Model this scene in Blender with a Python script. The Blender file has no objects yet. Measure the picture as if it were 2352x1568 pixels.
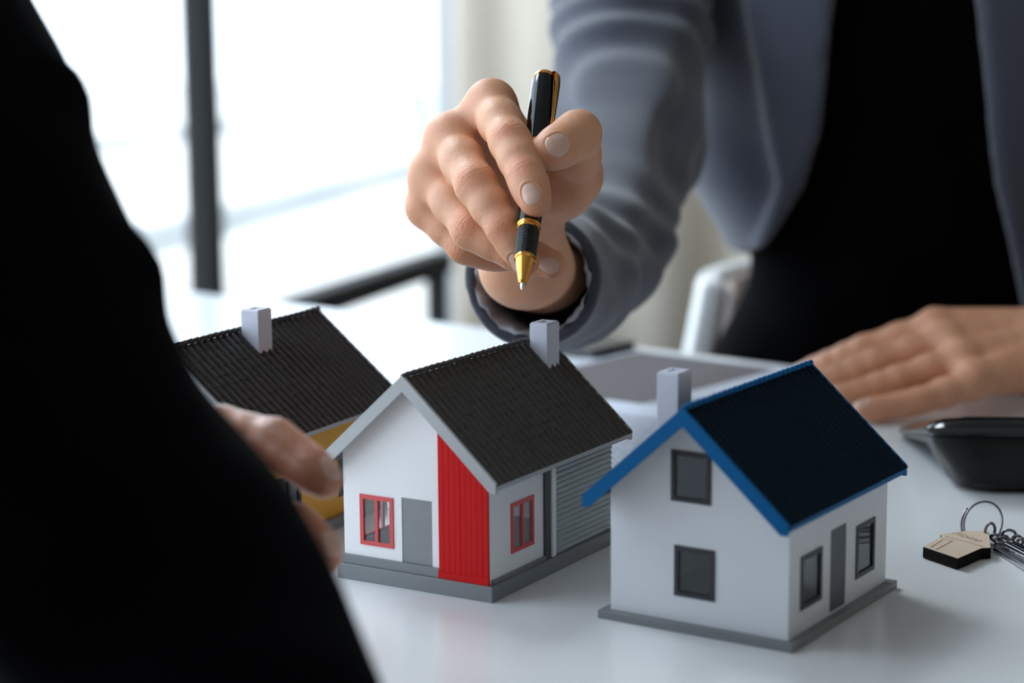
import bpy, bmesh, math, random
import numpy as np
from mathutils import Matrix, Vector
from mathutils.geometry import delaunay_2d_cdt
random.seed(7); np.random.seed(7)
scene = bpy.context.scene
C = scene.collection
PI = math.pi

# ------------------------------------------------------------------ camera
TABLE = 0.74                       # table top height
FPX, CAMH = 4573.0, 0.28           # focal length in pixels of a 2352 frame, camera above the table
FW = np.array([0.0, 0.98629, -0.16505]); RT0 = np.array([1.0, 0, 0]); UP0 = np.array([0.0, 0.16505, 0.98629])
ROLL = -0.00752
RT = math.cos(ROLL) * RT0 + math.sin(ROLL) * UP0
UP = -math.sin(ROLL) * RT0 + math.cos(ROLL) * UP0
CAM = np.array([0.0, 0.0, TABLE + CAMH])
cam_data = bpy.data.cameras.new('camera'); cam = bpy.data.objects.new('camera', cam_data); C.objects.link(cam)
M4 = Matrix(((RT[0], UP[0], -FW[0], CAM[0]), (RT[1], UP[1], -FW[1], CAM[1]), (RT[2], UP[2], -FW[2], CAM[2]), (0, 0, 0, 1)))
cam.matrix_world = M4
cam_data.sensor_width = 36.0; cam_data.lens = FPX * 36.0 / 2352.0
cam_data.clip_start = 0.05; cam_data.clip_end = 200
cam_data.dof.use_dof = True; cam_data.dof.focus_distance = 1.012; cam_data.dof.aperture_fstop = 4.8
cam_data.dof.aperture_blades = 9
scene.camera = cam

# ------------------------------------------------------------------ daylight, exposure
world = bpy.data.worlds.new('world'); scene.world = world; world.use_nodes = True
wn = world.node_tree.nodes; bg = wn['Background']
bg.inputs['Color'].default_value = (0.82, 0.935, 1.06, 1); bg.inputs['Strength'].default_value = 2.5
scene.view_settings.view_transform = 'Standard'; scene.view_settings.look = 'None'
scene.view_settings.exposure = 0.72; scene.view_settings.gamma = 1.0
scene.view_settings.use_curve_mapping = False
# hazy sun behind thin cloud, coming in through the glazing from the back left
sun_d = bpy.data.lights.new('hazy_sun', 'SUN'); sun_d.energy = 1.08; sun_d.angle = math.radians(20); sun_d.color = (0.92, 0.97, 1.0)
sun = bpy.data.objects.new('hazy_sun', sun_d); C.objects.link(sun)
sun.rotation_euler = Vector((0.56 * 0.743, -0.828 * 0.743, -0.669)).to_track_quat('-Z', 'Y').to_euler()
# the left wall is glazed from end to end; it runs along WD through WA
WA = np.array([-0.57, 3.70]); WD = np.array([0.2449, 0.9695]); WN = np.array([0.9695, -0.2449])   # WN points into the room

def glaze(t, z, off=0.0):
    q = WA + WD * t + WN * off
    return (q[0], q[1], z)

pl = bpy.data.lights.new('window_portal', 'AREA'); pl.shape = 'RECTANGLE'; pl.size = 7.2; pl.size_y = 3.0
pl.cycles.is_portal = True
po = bpy.data.objects.new('window_portal', pl); C.objects.link(po)
_x = Vector((WD[0], WD[1], 0)); _z = Vector((-WN[0], -WN[1], 0)); _y = _z.cross(_x)
_c = glaze(-1.9, 1.5, -0.06)
po.matrix_world = Matrix(((_x[0], _y[0], _z[0], _c[0]), (_x[1], _y[1], _z[1], _c[1]), (_x[2], _y[2], _z[2], _c[2]), (0, 0, 0, 1)))

# ------------------------------------------------------------------ helpers
def P(px, py, d):
    """world point at depth d seen at photo position px, py"""
    return CAM + d * (FW + RT * (px - 1176.0) / FPX - UP * (py - 784.0) / FPX)

def unit(v): v = np.asarray(v, float); return v / np.linalg.norm(v)

def on_table(px, py, z=0.0):
    r = FW + RT * (px - 1176.0) / FPX - UP * (py - 784.0) / FPX
    return CAM + r * ((z - CAMH) / r[2])

def mat(name, col, rough=0.5, metal=0.0, spec=0.5, noise=0.0, nscale=20.0, bump=0.0, bscale=200.0, coat=0.0, sheen=0.0, sss=0.0, obj_coords=True):
    m = bpy.data.materials.new(name); m.use_nodes = True
    nt = m.node_tree; b = nt.nodes['Principled BSDF']
    b.inputs['Base Color'].default_value = (*col, 1); b.inputs['Roughness'].default_value = rough
    b.inputs['Metallic'].default_value = metal; b.inputs['Specular IOR Level'].default_value = spec
    b.inputs['Coat Weight'].default_value = coat; b.inputs['Sheen Weight'].default_value = sheen
    if sss:
        b.inputs['Subsurface Weight'].default_value = sss; b.inputs['Subsurface Radius'].default_value = (0.005, 0.0018, 0.0009); b.inputs['Subsurface Scale'].default_value = 1.0
    tc = nt.nodes.new('ShaderNodeTexCoord')
    if noise:
        n = nt.nodes.new('ShaderNodeTexNoise'); n.inputs['Scale'].default_value = nscale; n.inputs['Detail'].default_value = 4
        nt.links.new(tc.outputs['Object'], n.inputs['Vector'])
        mx = nt.nodes.new('ShaderNodeMix'); mx.data_type = 'RGBA'
        mx.inputs['A'].default_value = (*[c * (1 - noise) for c in col], 1); mx.inputs['B'].default_value = (*[min(1, c * (1 + noise)) for c in col], 1)
        nt.links.new(n.outputs['Fac'], mx.inputs['Factor']); nt.links.new(mx.outputs['Result'], b.inputs['Base Color'])
    if bump:
        n2 = nt.nodes.new('ShaderNodeTexNoise'); n2.inputs['Scale'].default_value = bscale; n2.inputs['Detail'].default_value = 5
        nt.links.new(tc.outputs['Object'], n2.inputs['Vector'])
        bp = nt.nodes.new('ShaderNodeBump'); bp.inputs['Strength'].default_value = 1.0; bp.inputs['Distance'].default_value = bump
        nt.links.new(n2.outputs['Fac'], bp.inputs['Height']); nt.links.new(bp.outputs['Normal'], b.inputs['Normal'])
    return m

def glass_mat(name, tint=(0.95, 0.97, 0.98), refl=1.0, ior=1.5):
    m = bpy.data.materials.new(name); m.use_nodes = True; nt = m.node_tree; nt.nodes.clear()
    o = nt.nodes.new('ShaderNodeOutputMaterial'); t = nt.nodes.new('ShaderNodeBsdfTransparent'); g = nt.nodes.new('ShaderNodeBsdfGlossy')
    t.inputs['Color'].default_value = (*tint, 1); g.inputs['Roughness'].default_value = 0.03; g.inputs['Color'].default_value = (refl, refl, refl, 1)
    lw = nt.nodes.new('ShaderNodeLayerWeight'); lw.inputs['Blend'].default_value = 0.5          # facing = 1 - |cos|
    pw = nt.nodes.new('ShaderNodeMath'); pw.operation = 'POWER'; pw.inputs[1].default_value = 5.0; nt.links.new(lw.outputs['Facing'], pw.inputs[0])
    f0 = ((ior - 1) / (ior + 1)) ** 2
    f = nt.nodes.new('ShaderNodeMath'); f.operation = 'MULTIPLY_ADD'; f.inputs[1].default_value = 1 - f0; f.inputs[2].default_value = f0; nt.links.new(pw.outputs[0], f.inputs[0])
    mx = nt.nodes.new('ShaderNodeMixShader'); nt.links.new(f.outputs[0], mx.inputs[0]); nt.links.new(t.outputs[0], mx.inputs[1]); nt.links.new(g.outputs[0], mx.inputs[2])
    nt.links.new(mx.outputs[0], o.inputs['Surface'])
    return m

def link(name, me, m=None, parent=None, smooth=False):
    o = bpy.data.objects.new(name, me); C.objects.link(o)
    if m is not None and len(me.materials) == 0: me.materials.append(m)
    if parent is not None: o.parent = parent
    if smooth: me.shade_smooth()
    return o

def mesh_from(name, V, F, smooth=False):
    me = bpy.data.meshes.new(name); me.from_pydata([tuple(map(float, v)) for v in V], [], F); me.validate(); me.update()
    if smooth: me.shade_smooth()
    return me

def obj(name, bm, m, parent=None, smooth=False, bevel=0.0, angle=None):
    bmesh.ops.recalc_face_normals(bm, faces=bm.faces)
    me = bpy.data.meshes.new(name); bm.to_mesh(me); bm.free()
    o = link(name, me, m, parent, smooth)
    if angle is not None: me.shade_smooth(); me.set_sharp_from_angle(angle=angle)
    if bevel:
        md = o.modifiers.new('bevel', 'BEVEL'); md.width = bevel; md.segments = 2; md.limit_method = 'ANGLE'
    return o

def thing(name, label, cat, loc=(0, 0, 0), rotz=0.0, group=None):
    o = bpy.data.objects.new(name, None); C.objects.link(o); o.location = loc; o.rotation_euler = (0, 0, rotz)
    o.empty_display_size = 0.02
    o['label'] = label; o['category'] = cat
    if group: o['group'] = group
    return o

def tag(o, label, cat, group=None):
    o['label'] = label; o['category'] = cat
    if group: o['group'] = group
    return o

def struct(o): o['kind'] = 'structure'; return o

def add_box(bm, lo, hi, mtx=None):
    x0, y0, z0 = lo; x1, y1, z1 = hi
    vs = [Vector(p) for p in ((x0, y0, z0), (x1, y0, z0), (x1, y1, z0), (x0, y1, z0), (x0, y0, z1), (x1, y0, z1), (x1, y1, z1), (x0, y1, z1))]
    if mtx is not None: vs = [mtx @ v for v in vs]
    v = [bm.verts.new(p) for p in vs]
    for f in ((0, 3, 2, 1), (4, 5, 6, 7), (0, 1, 5, 4), (1, 2, 6, 5), (2, 3, 7, 6), (3, 0, 4, 7)): bm.faces.new([v[i] for i in f])
    return v

def box_obj(name, lo, hi, m, parent=None, bevel=0.0, mtx=None):
    bm = bmesh.new(); add_box(bm, lo, hi, mtx); return obj(name, bm, m, parent, bevel=bevel)

def add_tube(bm, pts, rad, seg=10, closed=False, cap=True):
    pts = [Vector(p) for p in pts]; n = len(pts)
    rads = rad if hasattr(rad, '__len__') else [rad] * n
    rings = []; prev = None
    for i, p in enumerate(pts):
        a = pts[(i - 1) % n] if (closed or i > 0) else pts[i]; b = pts[(i + 1) % n] if (closed or i < n - 1) else pts[i]
        t = (b - a).normalized()
        if prev is None:
            u = t.orthogonal().normalized()
        else:
            u = (prev - t * prev.dot(t)).normalized()
        prev = u; w = t.cross(u)
        rings.append([bm.verts.new(p + (u * math.cos(2 * PI * k / seg) + w * math.sin(2 * PI * k / seg)) * rads[i]) for k in range(seg)])
    m = n if closed else n - 1
    for i in range(m):
        A, B = rings[i], rings[(i + 1) % n]
        for k in range(seg): bm.faces.new((A[k], A[(k + 1) % seg], B[(k + 1) % seg], B[k]))
    if cap and not closed:
        bm.faces.new(list(reversed(rings[0]))); bm.faces.new(rings[-1])

def plate(outline, holes, frame, th):
    """flat slab: outline and holes are 2-D, frame(u, v, w) gives the 3-D point, w runs from 0 to th"""
    pts = []; edges = []
    for loop in [outline] + holes:
        s = len(pts); pts += [Vector(p) for p in loop]; n = len(loop)
        edges += [(s + i, s + (i + 1) % n) for i in range(n)]
    vs, es, fs, *_ = delaunay_2d_cdt(pts, edges, [], 1, 1e-7)
    def inside(p, loop):
        r = False; n = len(loop)
        for i in range(n):
            x1, y1 = loop[i]; x2, y2 = loop[(i + 1) % n]
            if (y1 > p[1]) != (y2 > p[1]) and p[0] < (x2 - x1) * (p[1] - y1) / (y2 - y1) + x1: r = not r
        return r
    keep = []
    for f in fs:
        c = (sum(vs[i][0] for i in f) / len(f), sum(vs[i][1] for i in f) / len(f))
        if inside(c, outline) and not any(inside(c, h) for h in holes): keep.append(tuple(f))
    bm = bmesh.new()
    A = [bm.verts.new(frame(v[0], v[1], 0)) for v in vs]; B = [bm.verts.new(frame(v[0], v[1], th)) for v in vs]
    cnt = {}
    for f in keep:
        bm.faces.new([A[i] for i in reversed(f)]); bm.faces.new([B[i] for i in f])
        for i in range(len(f)):
            e = (f[i], f[(i + 1) % len(f)]); cnt[e] = 1
    for (a, b) in cnt:
        if (b, a) not in cnt: bm.faces.new((A[a], A[b], B[b], B[a]))
    for v in list(bm.verts):
        if not v.link_faces: bm.verts.remove(v)
    bmesh.ops.dissolve_limit(bm, angle_limit=0.01, verts=bm.verts, edges=bm.edges)
    return bm

def rect(u0, v0, u1, v1): return [(u0, v0), (u1, v0), (u1, v1), (u0, v1)]

# ---- signed distance volumes and their surface
class Vol:
    def __init__(s, lo, hi, h):
        s.lo = np.array(lo, float); s.h = h; s.n = np.ceil((np.array(hi) - s.lo) / h).astype(int) + 1
        s.ax = [(s.lo[i] + h * np.arange(s.n[i])).astype(np.float32) for i in range(3)]
        s.V = np.full(s.n, 0.03, np.float32)
    def sub(s, lo, hi, pad):
        i0 = np.clip(np.floor((np.array(lo) - pad - s.lo) / s.h).astype(int), 0, s.n); i1 = np.clip(np.ceil((np.array(hi) + pad - s.lo) / s.h).astype(int) + 1, 0, s.n)
        sl = tuple(slice(a, b) for a, b in zip(i0, i1))
        return sl, (s.ax[0][sl[0]][:, None, None], s.ax[1][sl[1]][None, :, None], s.ax[2][sl[2]][None, None, :])
    def join(s, d, sl, k):
        v = s.V[sl]
        if k > 0:
            hh = np.maximum(k - np.abs(v - d), 0) / k; s.V[sl] = np.minimum(v, d) - hh * hh * k * 0.25
        else: s.V[sl] = np.minimum(v, d)
    def cap(s, a, b, ra, rb, k=0.0, pad=None):
        a = np.array(a, float); b = np.array(b, float); r = max(ra, rb); pad = (0.006 + k) if pad is None else pad
        sl, (X, Y, Z) = s.sub(np.minimum(a, b) - r, np.maximum(a, b) + r, pad)
        if 0 in s.V[sl].shape: return
        ba = b - a; L = float(ba @ ba) + 1e-12
        px, py, pz = X - np.float32(a[0]), Y - np.float32(a[1]), Z - np.float32(a[2])
        t = np.clip((px * np.float32(ba[0]) + py * np.float32(ba[1]) + pz * np.float32(ba[2])) / np.float32(L), 0, 1)
        d = np.sqrt((px - t * np.float32(ba[0])) ** 2 + (py - t * np.float32(ba[1])) ** 2 + (pz - t * np.float32(ba[2])) ** 2) - (np.float32(ra) + np.float32(rb - ra) * t)
        s.join(d.astype(np.float32), sl, k)
    def ell(s, c, r, k=0.0, R=None):
        c = np.array(c, float); r = np.array(r, float); m = r.max()
        sl, (X, Y, Z) = s.sub(c - m, c + m, 0.006 + k)
        if 0 in s.V[sl].shape: return
        p = [X - c[0], Y - c[1], Z - c[2]]
        if R is not None:
            R = np.array(R); p = [p[0] * R[i][0] + p[1] * R[i][1] + p[2] * R[i][2] for i in range(3)]
        k0 = np.sqrt((p[0] / r[0]) ** 2 + (p[1] / r[1]) ** 2 + (p[2] / r[2]) ** 2)
        k1 = np.sqrt((p[0] / r[0] ** 2) ** 2 + (p[1] / r[1] ** 2) ** 2 + (p[2] / r[2] ** 2) ** 2) + 1e-9
        s.join((k0 * (k0 - 1) / k1).astype(np.float32), sl, k)
    def grid(s): return s.ax[0][:, None, None], s.ax[1][None, :, None], s.ax[2][None, None, :]
    def sample(s, pts):
        q = (np.asarray(pts) - s.lo) / s.h; q = np.clip(q, 0, s.n - 1.001); i = np.floor(q).astype(int); f = q - i
        r = 0
        for dx in (0, 1):
            for dy in (0, 1):
                for dz in (0, 1):
                    w = (f[:, 0] if dx else 1 - f[:, 0]) * (f[:, 1] if dy else 1 - f[:, 1]) * (f[:, 2] if dz else 1 - f[:, 2])
                    r = r + w * s.V[i[:, 0] + dx, i[:, 1] + dy, i[:, 2] + dz]
        return r
    def smooth(s, n=1):
        for _ in range(n):
            for a in range(3):
                v = s.V; u = v.copy()
                i = [slice(None)] * 3; j = [slice(None)] * 3; m = [slice(None)] * 3
                i[a] = slice(0, -2); m[a] = slice(1, -1); j[a] = slice(2, None)
                u[tuple(m)] = 0.25 * v[tuple(i)] + 0.5 * v[tuple(m)] + 0.25 * v[tuple(j)]; s.V = u
    def nets(s):
        V = s.V; S = V < 0; n = s.n
        cnt = np.zeros(n - 1, np.uint8)
        offs = [(a, b, c) for a in (0, 1) for b in (0, 1) for c in (0, 1)]
        for a, b, c in offs: cnt += S[a:n[0] - 1 + a, b:n[1] - 1 + b, c:n[2] - 1 + c]
        act = np.argwhere((cnt > 0) & (cnt < 8))
        vals = np.stack([V[act[:, 0] + a, act[:, 1] + b, act[:, 2] + c] for a, b, c in offs], 1)
        acc = np.zeros((len(act), 3)); num = np.zeros(len(act))
        for i in range(8):
            for ax in range(3):
                if offs[i][ax] == 0:
                    o2 = list(offs[i]); o2[ax] = 1; j = offs.index(tuple(o2))
                    v0, v1 = vals[:, i], vals[:, j]; mk = (v0 < 0) != (v1 < 0)
                    t = np.where(mk, v0 / np.where(mk, v0 - v1, 1), 0)
                    pos = np.tile(np.array(offs[i], float), (len(act), 1)); pos[:, ax] = t
                    acc[mk] += pos[mk]; num += mk
        verts = s.lo + s.h * (act + acc / num[:, None])
        idx = np.full(n - 1, -1, np.int64); idx[act[:, 0], act[:, 1], act[:, 2]] = np.arange(len(act))
        faces = []
        for ax in range(3):
            u, w = (ax + 1) % 3, (ax + 2) % 3
            a = [slice(None)] * 3; b = [slice(None)] * 3; a[ax] = slice(0, -1); b[ax] = slice(1, None)
            dS = S[tuple(a)] != S[tuple(b)]
            e = np.argwhere(dS); e = e[(e[:, u] > 0) & (e[:, w] > 0) & (e[:, u] < n[u] - 1) & (e[:, w] < n[w] - 1)]
            def g(du, dw):
                q = e.copy(); q[:, u] += du; q[:, w] += dw; return idx[q[:, 0], q[:, 1], q[:, 2]]
            q = np.stack([g(-1, -1), g(0, -1), g(0, 0), g(-1, 0)], 1)
            ins = S[e[:, 0], e[:, 1], e[:, 2]]
            q[~ins] = q[~ins][:, ::-1]; faces.append(q)
        F = np.concatenate(faces); F = F[(F >= 0).all(1)]
        return verts, F

def np_mesh(name, V, F, smooth=True):
    me = bpy.data.meshes.new(name); me.vertices.add(len(V)); me.vertices.foreach_set('co', np.asarray(V, np.float32).ravel())
    k = F.shape[1]; me.loops.add(F.size); me.loops.foreach_set('vertex_index', F.astype(np.int32).ravel())
    me.polygons.add(len(F)); me.polygons.foreach_set('loop_start', (np.arange(len(F)) * k).astype(np.int32))
    me.polygons.foreach_set('loop_total', np.full(len(F), k, np.int32))
    me.update(calc_edges=True); me.validate()
    if smooth: me.shade_smooth()
    return me

# ------------------------------------------------------------------ materials
M = {}
M['table'] = mat('white laminate', (0.80, 0.81, 0.82), 0.22, spec=0.5, noise=0.02, nscale=6)
M['edge'] = mat('grey edge band', (0.45, 0.45, 0.46), 0.5)
M['steel'] = mat('dark painted steel', (0.022, 0.023, 0.025), 0.6, spec=0.2)
M['lightsteel'] = mat('grey galvanised rail', (0.30, 0.315, 0.32), 0.5)
M['plaster'] = mat('beige wall paint', (0.42, 0.37, 0.31), 0.9, noise=0.05, nscale=3, bump=0.002, bscale=60)
M['ceiling'] = mat('pale ceiling paint', (0.48, 0.47, 0.46), 0.9)
M['floor'] = mat('grey brown floor', (0.10, 0.088, 0.075), 0.5, noise=0.2, nscale=4)
M['ground'] = mat('pale concrete', (0.66, 0.62, 0.57), 0.9, noise=0.12, nscale=1.5)
M['curtain'] = mat('beige curtain cloth', (0.88, 0.79, 0.67), 0.95, noise=0.05, nscale=30, bump=0.0006, bscale=900)
M['winglass'] = glass_mat('window glass')
M['houseglass'] = glass_mat('model window film', (0.95, 0.95, 0.96), 0.9)
M['darkglass'] = glass_mat('smoked model window film', (0.58, 0.64, 0.70), 0.9, ior=1.7)
M['wwhite'] = mat('white plastic', (0.87, 0.86, 0.86), 0.45, bump=0.00005, bscale=900)
M['bwhite'] = mat('cool white plastic', (0.74, 0.76, 0.80), 0.45, bump=0.00005, bscale=900)
M['yellow'] = mat('yellow plastic', (0.72, 0.36, 0.012), 0.45, noise=0.04, nscale=120)
M['red'] = mat('red plastic', (0.60, 0.007, 0.008), 0.4, spec=0.15, noise=0.06, nscale=150)
M['redframe'] = mat('red window frame', (0.66, 0.07, 0.075), 0.4)
M['greyfascia'] = mat('pale grey plastic', (0.42, 0.43, 0.44), 0.45)
M['greydoor'] = mat('grey door plastic', (0.24, 0.25, 0.26), 0.5, noise=0.05, nscale=200)
M['garage'] = mat('grey slat plastic', (0.42, 0.46, 0.47), 0.5)
M['greybase'] = mat('grey base plastic', (0.20, 0.21, 0.22), 0.4)
M['tilegrey'] = mat('grey roof tile', (0.060, 0.055, 0.050), 0.55, noise=0.15, nscale=300)
M['tiledark'] = mat('black brown roof tile', (0.026, 0.022, 0.021), 0.36, noise=0.15, nscale=300)
M['tileblue'] = mat('navy roof tile', (0.0006, 0.010, 0.022), 0.7, spec=0.15, noise=0.1, nscale=300)
M['blue'] = mat('blue plastic', (0.0, 0.105, 0.30), 0.5, spec=0.15)
M['darkframe'] = mat('dark window frame', (0.022, 0.020, 0.028), 0.45)
M['bluedoor'] = mat('slate door plastic', (0.09, 0.10, 0.125), 0.5)
M['chimney'] = mat('chimney white', (0.62, 0.63, 0.72), 0.6, noise=0.05, nscale=400, bump=0.00008, bscale=1500)
M['post'] = mat('dark fill plastic', (0.05, 0.055, 0.06), 0.5)

# ------------------------------------------------------------------ room shell
A0 = glaze(-5.6, 0); A1 = glaze(1.75, 0)
BD = np.array([WN[0], WN[1]]); LEN = 4.2
B1 = np.array(A1[:2]) + BD * LEN; B0 = np.array(A0[:2]) + BD * LEN
def wall_box(name, p, q, z0, z1, th, m, side):
    p = np.array(p[:2]); q = np.array(q[:2]); d = (q - p) / np.linalg.norm(q - p); n = np.array([-d[1], d[0]]) * side
    bm = bmesh.new(); L = np.linalg.norm(q - p)
    mt = Matrix(((d[0], n[0], 0, p[0]), (d[1], n[1], 0, p[1]), (0, 0, 1, 0), (0, 0, 0, 1)))
    add_box(bm, (0, 0, z0), (L, th, z1), mt)
    return struct(obj(name, bm, m))
def slab(name, pts, z0, z1, m):
    bm = plate([tuple(p[:2]) for p in pts], [], lambda u, v, w: (u, v, z0 + w), z1 - z0); return struct(obj(name, bm, m))
room = [A0, B0, B1, A1]
slab('floor', room, -0.08, 0.0, M['floor'])
slab('ceiling', room, 3.05, 3.15, M['ceiling'])
wall_box('wall_back', A1, B1, 0, 3.05, 0.12, M['plaster'], 1)
wall_box('wall_right', B1, B0, 0, 3.05, 0.12, M['plaster'], 1)
wall_box('wall_front', B0, A0, 0, 3.05, 0.12, M['plaster'], 1)
GM = Matrix(((WD[0], WN[0], 0, WA[0]), (WD[1], WN[1], 0, WA[1]), (0, 0, 1, 0), (0, 0, 0, 1)))   # x along the glazing, y into the room
def gbox(name, lo, hi, m, parent=None, bevel=0.0): return box_obj(name, lo, hi, m, parent, bevel, GM)
# glazed wall: mullions, rails and panes
win = bpy.data.objects.new('window_1', None); C.objects.link(win); struct(win)
gbox('sill', (-5.6, -0.05, 0.0), (1.75, 0.05, 0.06), M['steel'], win)
gbox('head_rail', (-5.6, -0.05, 2.96), (1.75, 0.05, 3.05), M['steel'], win)
mull = [-5.56, -4.5, -3.0, -1.5, 0.0]
for t in mull: gbox('mullion', (t - 0.026, -0.026, 0.06), (t + 0.026, 0.026, 2.96), M['steel'], win)
for a, b in zip(mull, mull[1:] + [1.75]): gbox('pane', (a + 0.022, -0.004, 0.06), (b - 0.022 if b != 1.75 else b, 0.004, 2.96), M['winglass'], win)
def rail_z(px, py, off):
    r = FW + RT * (px - 1176.0) / FPX - UP * (py - 784.0) / FPX
    t = ((WA + WN * off) @ WN) / (r[:2] @ WN); return float((CAM + r * t)[2])
gbox('jamb', (1.70, -0.05, 0.06), (1.75, 0.05, 2.96), M['greyfascia'], win)
# dark handrail standing between the table and the glass
h0 = P(740, 692, 3.0); zr_ = h0[2]
def at_height(px, py, z): r = FW + RT * (px - 1176.0) / FPX - UP * (py - 784.0) / FPX; return CAM + r * ((z - CAM[2]) / r[2])
h1 = at_height(1003, 604, zr_); hd = unit(h1 - h0); h00 = h0 - hd * 0.75
hrl = thing('handrail', 'low dark metal handrail with a square post, between the table and the glazed wall', 'handrail', (h1[0], h1[1], 0.0))
def hbox(name, a, b_, zlo, zhi, wd):
    a = np.array(a[:2]); b_ = np.array(b_[:2]); d = (b_ - a) / np.linalg.norm(b_ - a); L = np.linalg.norm(b_ - a); o0 = a - h1[:2]
    mt = Matrix(((d[0], -d[1], 0, o0[0]), (d[1], d[0], 0, o0[1]), (0, 0, 1, 0), (0, 0, 0, 1)))
    return box_obj(name, (0, -wd / 2, zlo), (L, wd / 2, zhi), M['steel'], hrl, 0.003, mt)
hbox('top_rail', h00, h1 + hd * 0.03, zr_ - 0.019, zr_ + 0.019, 0.04)
for q_ in (h1, h00 + hd * 0.04): hbox('post', q_ - hd * 0.016, q_ + hd * 0.016, 0.0, zr_ - 0.019, 0.032)
# railing outside the glass
rail = thing('balcony_railing', 'pale grey metal railing outside the glazed wall, blurred behind the pointing hand', 'railing', (*glaze(0, 0, -1.4)[:2], 0.0))
RO = Matrix.Translation(-Vector((*glaze(0, 0, -1.4)[:2], 0.0)))
def rbox(name, lo, hi, m): return box_obj(name, lo, hi, m, rail, 0.0, RO @ GM)
for (px, py, h) in ((700, 262, 0.05), (720, 452, 0.11)):
    z = rail_z(px, py, -1.4); rbox('rail', (-2.6, -1.43, z - h / 2), (6.11, -1.37, z + h / 2), M['lightsteel'])
for t in (-2.4, 0.5, 3.3, 6.08): rbox('post', (t - 0.03, -1.43, 0.0), (t + 0.03, -1.37, rail_z(700, 262, -1.4)), M['lightsteel'])
bm = bmesh.new(); add_box(bm, (-14, -22, -0.16), (24, -0.06, -0.02), GM); g = struct(obj('terrace', bm, M['ground']))
# curtain hanging on the back wall
cur = thing('curtain', 'floor length beige curtain in soft folds hanging on the back wall', 'curtain', (A1[0], A1[1], 0.0))
bm = bmesh.new(); nU, prevc = 260, None
for i in range(nU + 1):
    s = 0.02 + 2.6 * i / nU
    off = -0.10 - (0.006 + 0.028 * min(1, max(0, (s - 0.25) / 0.3))) * math.sin(s * 2 * PI / 0.26 + 0.8 * math.sin(s * 5.1)) - 0.004 * math.sin(s * 31)
    q = BD * s + np.array([WD[0], WD[1]]) * off
    v = (bm.verts.new((q[0], q[1], 0.02)), bm.verts.new((q[0], q[1], 2.98)))
    if prevc: bm.faces.new((prevc[0], v[0], v[1], prevc[1]))
    prevc = v
cl = obj('curtain_panel', bm, M['curtain'], cur, smooth=True); md = cl.modifiers.new('solid', 'SOLIDIFY'); md.thickness = 0.002
bm = bmesh.new(); q0 = BD * 0.02 + WD * -0.1; q1 = BD * 2.7 + WD * -0.1
add_tube(bm, [(q0[0], q0[1], 2.99), (q1[0], q1[1], 2.99)], 0.012); obj('curtain_rod', bm, M['steel'], cur, smooth=True)

# ------------------------------------------------------------------ table
TU = np.array([0.7737, -0.6336]); TV = np.array([-0.6336, -0.7737]); TF = np.array([-0.3286, 1.998])
def tpt(u, v): return TF + TU * u + TV * v
ang = math.atan2(TU[1], TU[0])
c0 = tpt(-0.13, 0); tab = thing('meeting_table', 'white laminate meeting table carrying the model houses, papers and keys', 'table', (c0[0], c0[1], 0.0), ang)
box_obj('tabletop', (0, -1.05, TABLE - 0.03), (1.95, 0, TABLE), M['table'], tab, bevel=0.002)
for x in (0.08, 1.87):
    for y in (-0.08, -0.97): box_obj('leg', (x - 0.025, y - 0.025, 0.0), (x + 0.025, y + 0.025, TABLE - 0.03), M['steel'], tab, bevel=0.003)
for y in (-0.08, -0.97): box_obj('apron', (0.105, y - 0.012, TABLE - 0.09), (1.845, y + 0.012, TABLE - 0.03), M['steel'], tab)

# ------------------------------------------------------------------ model houses
def tile_faces(tw, tl, h):
    prof = [(0.0, 0.22), (0.62, 0.16), (0.74, 1.0), (0.90, 1.0), (1.0, 0.22)]
    V, F = [], []
    for (u, z) in prof:
        V += [(u * tw, 0.0, z * h * 1.05), (u * tw, tl, z * h * 1.1 + h * 0.20), (u * tw, tl, 0.0)]
    for i in range(len(prof) - 1):
        a, b = 3 * i, 3 * i + 3
        F += [(a, b, b + 1, a + 1), (a + 1, b + 1, b + 2, a + 2)]
    F += [(0, 1, 2), (12, 14, 13)]
    return V, F

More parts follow.
